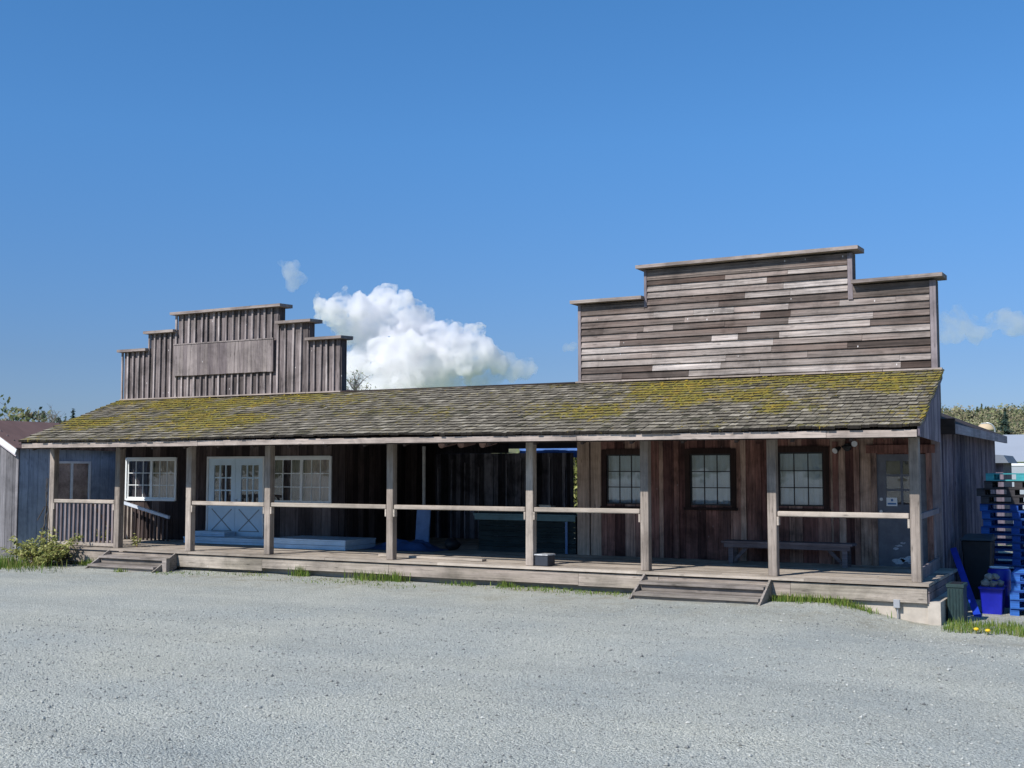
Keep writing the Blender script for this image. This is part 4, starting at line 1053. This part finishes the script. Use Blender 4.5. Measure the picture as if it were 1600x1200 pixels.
mb = MB(); mb.box(-21.525, -21.515, y0, y1, z0, z1); mb.build('dark_interior', plain('brown_pane_reflection', (0.50, 0.40, 0.38), .9, .1, .6, 3), wn_)  # sheet behind the pane, its brown stands in for a reflection

# ------------------------------------------------------------------ plants
def blade(mb, p, h, lean, w, tone):
    a = rng.uniform(0, 6.28); d = Vector((math.cos(a), math.sin(a), 0)); s = Vector((-d.y, d.x, 0)) * w
    p = Vector(p); m = p + d * lean * .4 + Vector((0, 0, h * .6)); e = p + d * lean + Vector((0, 0, h))
    mb.add([p - s, p + s, m + s * .7, m - s * .7, e], [(0, 1, 2, 3), (3, 2, 4)], tone)
grass = MB()
def tuft(x, y, n, spread, h, ys=.5):
    for k in range(n):
        xx = x + rng.gauss(0, spread); yy = y + rng.gauss(0, spread * ys)
        if yy > 0.03 and xx < 0.13: yy = 0.03 - abs(rng.gauss(0, .04))
        blade(grass, (xx, yy, ground_z(xx, yy) - .01), h * rng.uniform(.4, 1.2), rng.uniform(.02, .5) * h, rng.uniform(.004, .009), min(1, max(0, rng.gauss(.5, .25))))
for x, y, n, sp, h in ((-12.0, -.02, 140, .12, .22), (-10.3, -.05, 190, .22, .20), (-9.75, -.03, 150, .14, .22), (-8.2, -.15, 120, .2, .10), (-7.3, -.05, 90, .1, .14), (-6.8, -.2, 220, .4, .07),
                       (-6.0, -.1, 260, .5, .06), (-5.2, -.15, 200, .35, .06), (-2.25, -.15, 160, .15, .13), (-1.9, -.15, 260, .22, .14), (-1.35, -.1, 260, .25, .13), (-1.05, -.1, 120, .15, .08),
                       (-13.0, -.25, 120, .3, .05), (-14.2, -.5, 160, .5, .05), (-15.0, -.7, 90, .3, .05), (-11.0, -.5, 160, .5, .05), (-10.0, -.6, 160, .45, .05), (-9.1, -.9, 60, .3, .05),
                       (-16.1, -.85, 60, .08, .10), (-17.5, -.25, 130, .15, .2), (-17.95, -.1, 80, .15, .15)): tuft(x, y, n, sp, h)
for k in range(1500):
    x = rng.uniform(0.2, 1.9); y = rng.uniform(-0.55, 0.5) - .1 * abs(math.sin(x * 3))
    blade(grass, (x, y, ground_z(x, y) - .01), rng.uniform(.04, .15), rng.uniform(.01, .06), rng.uniform(.004, .008), rng.random())
for k in range(1900):
    x = rng.gauss(-19.9, .9); y = -1.15 + rng.gauss(0, .38) - (x + 19) * .15
    blade(grass, (x, y, ground_z(x, y) - .01), rng.uniform(.05, .28), rng.uniform(.02, .15), rng.uniform(.005, .01), rng.random())
tag(grass.build('grass', M['grass']), 'tufts of green grass and weeds along the foot of the porch', 'grass', kind='stuff')
for x, y, f in ((0.70, -0.62, 0), (0.86, -0.66, 1)):
    S = thing('dandelion', ['yellow dandelion flower in the grass at the right, the left one of two', 'yellow dandelion flower in the grass at the right, the right one of two'][f], 'flower', (x, y, GZ), 'dandelions by the pallets')
    zz = ground_z(x, y)
    mb = MB(); mb.tube([(x, y, zz - .02), (x + .01, y, zz + .05)], .006, 6); mb.build('stem', M['grass'], S)
    mb = MB(); mb.lathe(x + .01, y, [(.01, zz + .045), (.035, zz + .06), (.04, zz + .075), (.02, zz + .09)], 14); mb.build('flower_head', M['yellow'], S, smooth=True)

# leafy bush at the left corner of the porch
S = thing('bush', 'sprawling pale green leafy bush at the left corner of the porch', 'bush', (-18.9, -0.5, 0))
st = MB(); lf = MB()
for k in range(70):
    a = rng.uniform(0, 6.28); p = Vector((-18.9 + rng.gauss(0, .2), -.5 + rng.gauss(0, .13), 0)); L = rng.uniform(.4, .95)
    d = Vector((math.cos(a) * .8, math.sin(a) * .45, 1.0)).normalized(); pts = []
    q = p.copy()
    for i in range(6):
        pts.append(q.copy()); d = (d + Vector((0, 0, -.16)) + Vector((rng.gauss(0, .1), rng.gauss(0, .1), 0))).normalized(); q = q + d * L / 5
    st.tube(pts, [.008 - .001 * i for i in range(6)], 4, rng.random())
    for i in range(2, 6):
        for c in range(8):
            qq = pts[i] + Vector((rng.gauss(0, .045), rng.gauss(0, .045), rng.gauss(0, .035)))
            lf.quad(qq, (rng.gauss(0, .5), rng.gauss(-.4, .5), 1), rng.uniform(.035, .075), .42, rng.uniform(0, 6.28), min(1, max(0, rng.gauss(.55, .28))), rng.uniform(-.2, .2))
st.build('stems', M['leaf_dry'], S); lf.build('foliage', M['leaf'], S)
mb = MB()
for k in range(60):
    x = rng.gauss(-19.2, .5); y = rng.gauss(-.9, .2); blade(mb, (x, y, 0), rng.uniform(.1, .4), rng.uniform(.05, .3), .006, rng.random())
mb.build('dry_stalks', M['leaf_dry'], S)['kind'] = 'stuff'
# bare vine on the leftmost post
mb = MB()
for k in range(5):
    pts = []; x = -19.46 + rng.gauss(0, .03)
    for i in range(12):
        t = i / 11; pts.append((x - .12 * math.sin(t * 3 + k) * (1 - t) - .02, .1 + rng.gauss(0, .02), .3 + t * rng.uniform(1.3, 1.7)))
    mb.tube(pts, [.014 - .0008 * i for i in range(12)], 5, rng.random())
mb.tube([(-19.5, .08, 1.30), (-19.66, .06, 1.05), (-19.7, .05, .98)], .012, 5); mb.tube([(-19.52, .08, .85), (-19.6, .07, .55), (-19.62, .06, .45)], .012, 5)
tag(mb.build('bare_vine', M['bark']), 'bare woody vine climbing the leftmost porch post', 'vine')
def leafplant(x, y, z, h, n, label):
    S = thing('weed_plant', label, 'plant', (x, y, z)); mb = MB(); lb = MB()
    for k in range(7):
        a = rng.uniform(0, 6.28); e = Vector((x + math.cos(a) * h * .4, y + math.sin(a) * h * .3, z + h * rng.uniform(.6, 1)))
        mb.tube([(x, y, z), e], .005, 4)
        for c in range(n // 7):
            t = rng.uniform(.4, 1.05); p = Vector((x, y, z)).lerp(e, t) + Vector((rng.gauss(0, .03), rng.gauss(0, .03), rng.gauss(0, .03)))
            lb.quad(p, (rng.gauss(0, .5), -.5, 1), rng.uniform(.03, .05), .5, rng.uniform(0, 6), rng.uniform(.4, 1))
    mb.build('stems', M['leaf_dry'], S); lb.build('foliage', M['leaf'], S)
leafplant(-18.35, .75, DZ, .42, 70, 'small yellow green plant growing behind the baluster rail')
leafplant(-17.0, .5, DZ, .25, 50, 'small green weed on the porch floor beside the second post')

# trees
def tree(name, label, loc, h, spread, leaves, leafsize, mat, group=None, nb=34, crown0=.25, bark='bark'):
    S = thing(name, label, 'tree', loc, group); base = Vector(loc)
    tr = MB(); lf = MB()
    tr.tube([base, base + Vector((h * .01, 0, h * .3)), base + Vector((-h * .01, 0, h * .6)), base + Vector((0, 0, h * .95))], [h * .02, h * .015, h * .009, h * .003], 7)
    tips = []
    for k in range(nb):
        t = crown0 + (0.95 - crown0) * (k + rng.random()) / nb; a = k * 2.4 + rng.uniform(-.5, .5)
        L = spread * (1.05 - .75 * abs(t - .45)) * rng.uniform(.6, 1.1); p = base + Vector((0, 0, h * t)); d = Vector((math.cos(a), math.sin(a), rng.uniform(.5, 1.1))).normalized()
        q = p; pts = [p]
        for i in range(3):
            d = (d + Vector((rng.gauss(0, .2), rng.gauss(0, .2), .1))).normalized(); q = q + d * L / 3; pts.append(q)
        tr.tube(pts, [h * .007, h * .005, h * .003, h * .0015], 5)
        for i in (1, 2, 3):
            for _ in range(3):
                e = pts[i] + Vector((rng.gauss(0, 1), rng.gauss(0, 1), rng.gauss(.6, .6))).normalized() * L * rng.uniform(.2, .45)
                tr.tube([pts[i], e], [h * .002, h * .0008], 4); tips.append((pts[i], e))
    tr.build('trunk', M[bark], S)
    for k in range(leaves):
        a, b = rng.choice(tips); p = a.lerp(b, rng.uniform(.4, 1.1)) + Vector((rng.gauss(0, 1), rng.gauss(0, 1), rng.gauss(0, 1))) * leafsize * 1.6
        lf.quad(p, (rng.gauss(0, 1), rng.gauss(0, 1), rng.gauss(.3, 1)), leafsize * rng.uniform(.6, 1.2), .55, rng.uniform(0, 6), rng.random())
    if leaves: lf.build('crown', mat, S)
    return S
CAM = Vector(cam.location)
def polar(az, dist):       # bearing in degrees clockwise from +Y, and distance
    az = R(az)
    return CAM.x + math.sin(az) * dist, CAM.y + math.cos(az) * dist
x, y = polar(-51.13, 62); tree('leafy_tree', 'sparse leafy tree rising behind the brown shed roof', (x, y, 0), 4.75, 1.35, 460, .13, M['twig_leaf'], nb=26)
x, y = polar(-49.38, 75); tree('bare_tree', 'bare pale tree behind the brown shed roof next to the conifers', (x, y, 0), 5.5, 1.6, 0, .1, M['twig_leaf'], nb=40, bark='bark_pale')
x, y = polar(-35.65, 58); tree('young_tree', 'nearly bare young tree rising behind the mossy porch roof', (x, y, 0), 6.7, 1.15, 230, .075, M['twig_leaf'], nb=46, crown0=.4, bark='bark_pale')
x, y = polar(-25.04, 42); tree('green_tree', 'green leafy tree seen through the gap of the porch recess', (x, y, 0), 2.75, 1.3, 2200, .10, M['leaf'], nb=30, crown0=.1)
def conifer(loc, h, r, label, group=None, n=900):
    S = thing('conifer_tree', label, 'tree', loc, group); b = Vector(loc); mb = MB(); mb.tube([b, b + Vector((0, 0, h * .97))], [h * .02, h * .003], 6); mb.build('trunk', M['bark'], S)
    lf = MB()
    for k in range(n):
        t = 1 - rng.random() ** .6 * .92; a = rng.uniform(0, 6.28); rr = r * (1 - t) * rng.uniform(.35, 1.1) * (.75 + .35 * math.sin(t * 40 + a))
        p = b + Vector((math.cos(a) * rr, math.sin(a) * rr, h * t - rr * .25))
        lf.quad(p, (math.cos(a) * .4, math.sin(a) * .4, 1), h * .028 * rng.uniform(.7, 1.5), .5, a + rng.gauss(0, .5), rng.random())
    lf.build('crown', M['conifer'], S)
x, y = polar(-48.84, 110); conifer((x, y, 0), 7.0, 1.5, 'slim dark conifer behind the left end of the mossy roof, the left one')
x, y = polar(-48.51, 110); conifer((x, y, 0), 7.5, 2.0, 'fuller dark conifer behind the left end of the mossy roof, the right one')
x, y = polar(-31.50, 90); conifer((x, y, 0), 8.6, 1.6, 'dark conifer top just showing over the middle of the roof ridge')
x, y = polar(-5.41, 520); conifer((x, y, 9), 18.5, 7.5, 'large dark conifer standing out of the hillside wood at the right', n=2600)

# far wood on a hill
def hill_h(az, d):
    return 22 * smooth(480, 680, d) + 2.5 * noise.noise(Vector((az * 9, d * .01, 0)))
mb = MB(); nA, nD = 180, 8; vs = []
for j in range(nD + 1):
    d = 470 + j * 50
    for i in range(nA + 1):
        az = R(-75 + 360 * i / nA); vs.append((CAM.x + math.sin(az) * d, CAM.y + math.cos(az) * d, max(-.3, hill_h(az, d)) if j else -.6))
mb.add(vs, [(j * (nA + 1) + i, j * (nA + 1) + i + 1, (j + 1) * (nA + 1) + i + 1, (j + 1) * (nA + 1) + i) for j in range(nD) for i in range(nA)], .3)
structure(mb.build('hill', M['forest'], smooth=True))
mb = MB()
for k in range(1250):
    if k < 480: az = R(rng.uniform(-9.5, -3.0))
    elif k < 900: az = R(rng.uniform(-72, 18))
    else: az = R(rng.uniform(120, 240))
    d = rng.uniform(500, 760); x, y = CAM.x + math.sin(az) * d, CAM.y + math.cos(az) * d
    z = max(0, hill_h(az, d)); conif = rng.random() < .025; h = rng.uniform(9, 15) * (1.2 if conif else 1); tn = rng.random() * (.2 if conif else 1)
    nn = 170 if k < 480 else 26; sz = 0.85 if k < 480 else 2.0
    lob = [(rng.gauss(0, 1.5), rng.gauss(0, 1.5), h * rng.uniform(.45, .85), rng.uniform(1.4, 2.6)) for _ in range(5)]
    for q in range(nn):
        if conif:
            t = rng.uniform(.15, 1.05); a = rng.uniform(0, 6.28); rr = (1.05 - t) * 3.2 * rng.random(); p = (x + math.cos(a) * rr, y + math.sin(a) * rr, z + h * t)
        else:
            lx, ly, lz, lr = rng.choice(lob); v = Vector((rng.gauss(0, 1), rng.gauss(0, 1), rng.gauss(0, 1.3))).normalized() * lr * rng.uniform(.4, 1.5); p = (x + lx + v.x, y + ly + v.y, z + lz + v.z)
        mb.quad(p, (rng.gauss(0, .7), rng.gauss(-.8, .8), rng.gauss(.9, .8)), sz * rng.uniform(.4, .9), .7, rng.uniform(0, 6), min(1, max(0, tn + rng.gauss(0, .16))))
tag(mb.build('forest', M['forest']), 'hillside wood in pale spring leaf far behind the pallets', 'forest', kind='stuff')

# far buildings at the right
x, y = polar(-5.84, 95)
S = thing('warehouse', 'long pale grey warehouse roof far behind the pallets', 'building', (x + 14, y + 6, 0))
mb = MB(); mb.box(x - .5, x + 34, y, y + 16, -.3, 2.75); mb.build('wall', M['pale_wall'], S)
mb = MB(); mb.hexa([(x - 1, y - .6, 2.72), (x + 34.5, y - .6, 2.72), (x + 34.5, y + 8, 4.85), (x - 1, y + 8, 4.85), (x - 1, y - .6, 2.82), (x + 34.5, y - .6, 2.82), (x + 34.5, y + 8, 4.95), (x - 1, y + 8, 4.95)]); mb.build('roof', M['pale_roof'], S)
x2, y2 = polar(-5.89, 50)
S = thing('white_container', 'pale grey container standing in front of the warehouse', 'container', (x2 + 3, y2 + 1.2, 0))
mb = MB(); mb.box(x2, x2 + 6.1, y2, y2 + 2.4, -.2, 2.30); mb.build('body', M['pale_roof'], S)
mb = MB(); mb.box(x2 - .03, x2 + 6.13, y2 - .03, y2 + 2.43, 2.302, 2.40); mb.build('top_rail', M['pale_wall'], S)
x3, y3 = polar(-5.70, 38)
S = thing('lean_to', 'small slate grey lean-to roof showing past the end of the side wall', 'lean-to', (x3, y3, 0))
mb = MB(); mb.box(x3 - 1.5, x3 + .1, y3, y3 + 2.5, -.2, 2.45); mb.build('wall', M['wall_side'], S)
mb = MB(); mb.hexa([(x3 - 1.6, y3 - .3, 2.75), (x3 + .0, y3 - .3, 2.72), (x3 + .0, y3 + 2.6, 2.72), (x3 - 1.6, y3 + 2.6, 2.75), (x3 - 1.6, y3 - .3, 2.80), (x3 - .0, y3 - .3, 2.76), (x3 - .0, y3 + 2.6, 2.76), (x3 - 1.6, y3 + 2.6, 2.80)]) if False else mb.hexa([(x3 - 1.6, y3 - .3, 2.35), (x3 + .28, y3 - .3, 2.35), (x3 + .28, y3 + 2.6, 2.35), (x3 - 1.6, y3 + 2.6, 2.35), (x3 - 1.6, y3 - .3, 2.70), (x3 + .14, y3 - .3, 2.58), (x3 + .14, y3 + 2.6, 2.58), (x3 - 1.6, y3 + 2.6, 2.70)])
mb.build('roof', M['grey_roof'], S)
x, y = polar(-6.21, 300)
S = thing('silo', 'round silo with a tan dome in front of the hillside wood', 'silo', (x, y, 0))
mb = MB(); mb.lathe(x, y, [(2.05, -.3), (2.05, 11.3)], 28); mb.build('wall', M['silo_wall'], S)
mb = MB(); mb.lathe(x, y, [(2.12, 11.3)] + [(2.12 * math.cos(R(a)) + .001, 11.3 + 2.0 * math.sin(R(a))) for a in range(10, 91, 10)], 28); mb.build('dome', M['silo'], S, smooth=True)
x, y = polar(-5.85, 160)
S = thing('light_pole', 'pale light pole with a curved arm beside the tan domed silo', 'light pole', (x, y, 0))
mb = MB(); mb.tube([(x, y, -.2), (x, y, 7.0)], .11, 8); mb.build('pole', M['metal'], S)
mb = MB(); mb.tube([(x - .9 + .9 * math.cos(R(a)), y, 7.0 + 1.0 * math.sin(R(a))) for a in range(0, 101, 10)], .09, 8); mb.build('arm', M['metal'], S)
mb = MB(); mb.bar((x - .95, y, 8.0), (x - 1.6, y, 7.95), .3, .12); mb.build('lamp_head', M['metal'], S)

# loose stones on the gravel
mb = MB()
for k in range(9000):
    d = 8.5 + 10.5 * rng.random() ** .8; x, y = polar(rng.uniform(-53.5, -2.5), d)
    if y > -.15 or x < -21: continue
    r = rng.uniform(.006, .016) * (1.6 if rng.random() < .06 else 1); z = ground_z(x, y) + r * .3
    a = rng.uniform(0, 3); c_, s_ = math.cos(a) * r, math.sin(a) * r
    mb.add([(x + c_, y + s_, z), (x - s_ * .8, y + c_ * .8, z + r * .1), (x - c_, y - s_, z), (x + s_ * .7, y - c_ * .7, z), (x + .2 * r, y, z + r * .75), (x, y, z - r * .8)], [(0, 1, 4), (1, 2, 4), (2, 3, 4), (3, 0, 4), (1, 0, 5), (2, 1, 5), (3, 2, 5), (0, 3, 5)])
tag(mb.build('gravel_stones', toned('loose_gravel', [(0.16, 0.165, 0.16), (0.30, 0.305, 0.28), (0.38, 0.385, 0.35), (0.48, 0.48, 0.44)], .9, .2, 0, .3, 20)), 'loose pale stones strewn over the gravel yard', 'gravel', kind='stuff')
# ------------------------------------------------------------------ clouds: scattering volumes two and a half kilometres off
def cloud_mat(name, dens, cut, nscale=0.02, soft=0.16, aniso=0.3):
    m = bpy.data.materials.new(name); m.use_nodes = True; t = m.node_tree; t.nodes.clear()
    out = nd(t, 'ShaderNodeOutputMaterial'); pv = nd(t, 'ShaderNodeVolumePrincipled')
    pv.inputs['Color'].default_value = (1.0, 0.992, 0.999, 1); pv.inputs['Anisotropy'].default_value = aniso
    v = coords(t, (1, 1, 1))
    n = noise_(t, v, nscale, 7, 0.68, 0.3)
    r = ramp(t, [(cut, g(0)), (cut + soft, g(1))]); t.links.new(n, r.inputs[0])
    t.links.new(math_(t, 'MULTIPLY', r.outputs[0], dens), pv.inputs['Density'])
    t.links.new(pv.outputs[0], out.inputs['Volume'])
    m.cycles.volume_step_rate = 1.0
    return m
def cloud(name, label, puffs, dist, mat, vox, amp):
    """puffs: bearing (deg), elevation (deg), radius (m); heaped at their own depths"""
    bm = bmesh.new(); rc = random.Random(len(puffs) * 7 + 1)
    c0 = None
    pts = []
    for az, el, r in puffs:
        d = dist + rc.uniform(-1.0, 1.0) * r * 0.9
        p = Vector((CAM.x + math.sin(R(az)) * d, CAM.y + math.cos(R(az)) * d, CAM.z + math.tan(R(el)) * d))
        pts.append((p, r))
    c0 = sum((p for p, r in pts), Vector()) / len(pts)
    tb = bmesh.new(); bmesh.ops.create_icosphere(tb, subdivisions=2, radius=1.0)
    tv = [v.co.copy() for v in tb.verts]; tf = [tuple(v.index for v in f.verts) for f in tb.faces]; tb.free(); bm.free()
    vs = []; fs = []
    def puff(p, r, lev):
        b0 = len(vs); q = p - c0
        vs.extend((q.x + v.x * r, q.y + v.y * r, q.z + v.z * r) for v in tv); fs.extend((b0 + i, b0 + j, b0 + k) for i, j, k in tf)
        if lev == 0: return
        for k in range(12 if lev == 2 else 5):
            v = Vector((rc.gauss(0, 1), rc.gauss(0, 1), rc.gauss(.25, 1))).normalized()
            puff(p + v * r * rc.uniform(.75, 1.0), r * rc.uniform(.26, .5), lev - 1)
    for p, r in pts: puff(p, r, 2)
    me = bpy.data.meshes.new(name); me.from_pydata(vs, [], fs); me.update()
    me.materials.append(mat)
    o = bpy.data.objects.new(name, me); col.objects.link(o); o.location = c0
    rm = o.modifiers.new('fuse', 'REMESH'); rm.mode = 'VOXEL'; rm.voxel_size = vox
    for i, (s, a) in enumerate(((amp * 5.0, amp * 1.4), (amp * 2.0, amp * 0.9), (amp * 0.8, amp * .45))):
        tx = bpy.data.textures.new(f'{name}_billow_{i}', 'CLOUDS'); tx.noise_scale = s; tx.noise_depth = 2; tx.noise_type = 'SOFT_NOISE'
        dm = o.modifiers.new('billow', 'DISPLACE'); dm.texture = tx; dm.strength = a; dm.mid_level = 0.5; dm.texture_coords = 'LOCAL'
    return tag(o, label, 'cloud')
MAIN = [(-36.77, 7.49, 33), (-37.41, 7.9, 16), (-37.53, 8.32, 9), (-36.47, 8.22, 19), (-36.23, 8.59, 12), (-35.5, 7.88, 30), (-34.4, 8.26, 24), (-33.91, 8.69, 14), (-34.58, 7.71, 41), (-33.35, 7.85, 30), (-32.89, 7.43, 27), (-32.58, 7.01, 35), (-35.74, 6.79, 35), (-34.27, 6.56, 54), (-32.89, 5.97, 57), (-31.5, 6.28, 35), (-32.18, 6.83, 24), (-30.82, 6.72, 19), (-30.02, 6.35, 27), (-29.4, 5.74, 30), (-30.58, 5.49, 49), (-31.81, 5.0, 54), (-33.51, 4.86, 62), (-35.04, 5.15, 49), (-35.74, 4.6, 35), (-34.27, 3.94, 46), (-32.74, 3.89, 41), (-35.5, 3.87, 38), (-28.75, 5.07, 22)]
CU = cloud('cumulus_cloud', 'big white cumulus cloud standing over the middle of the mossy porch roof', MAIN, 2500, cloud_mat('cloud_vapour', 0.11, 0.42, 0.028), 3.4, 11)
WI = cloud('wisp', 'x', [(-29.03, 5.38, 27), (-28.56, 4.95, 24), (-28.10, 4.76, 22), (-27.54, 4.82, 24), (-27.08, 4.85, 14), (-28.41, 5.38, 16), (-36.41, 7.14, 27), (-35.86, 6.39, 27), (-33.05, 4.13, 35), (-31.20, 3.99, 35), (-29.80, 4.30, 30), (-29.03, 4.39, 22)], 2500, cloud_mat('trailing_vapour', 0.025, 0.36, 0.025), 4, 8)
for k in ('label', 'category'): del WI[k]
WI.parent = CU; WI.location = WI.location - CU.location
cloud('wispy_cloud', 'small faint cloud puff high above the left false front', [(-38.82, 9.53, 18), (-38.52, 9.13, 20), (-39.00, 9.59, 12), (-38.64, 8.83, 15), (-39.30, 9.81, 8)], 2500, cloud_mat('thin_vapour', 0.022, 0.38, 0.03), 4, 8)
cloud('wispy_cloud', 'faint broken cloud right of the tall false front', [(-7.64, 6.82, 20), (-7.23, 6.97, 20), (-6.88, 6.44, 19), (-6.56, 6.14, 18), (-6.15, 6.13, 15), (-5.70, 6.67, 20), (-5.36, 6.71, 19), (-4.83, 6.46, 23), (-7.91, 6.20, 18), (-7.36, 6.03, 15), (-4.31, 6.33, 20)], 2500, cloud_mat('thin_vapour_streaks', 0.022, 0.40, 0.02), 4, 8)
cloud('wispy_cloud', 'tiny faint cloud low between the two false fronts', [(-25.47, 5.95, 9), (-25.10, 5.98, 11), (-24.76, 5.92, 9)], 2500, cloud_mat('faint_vapour', 0.02, 0.38, 0.03), 4, 6)
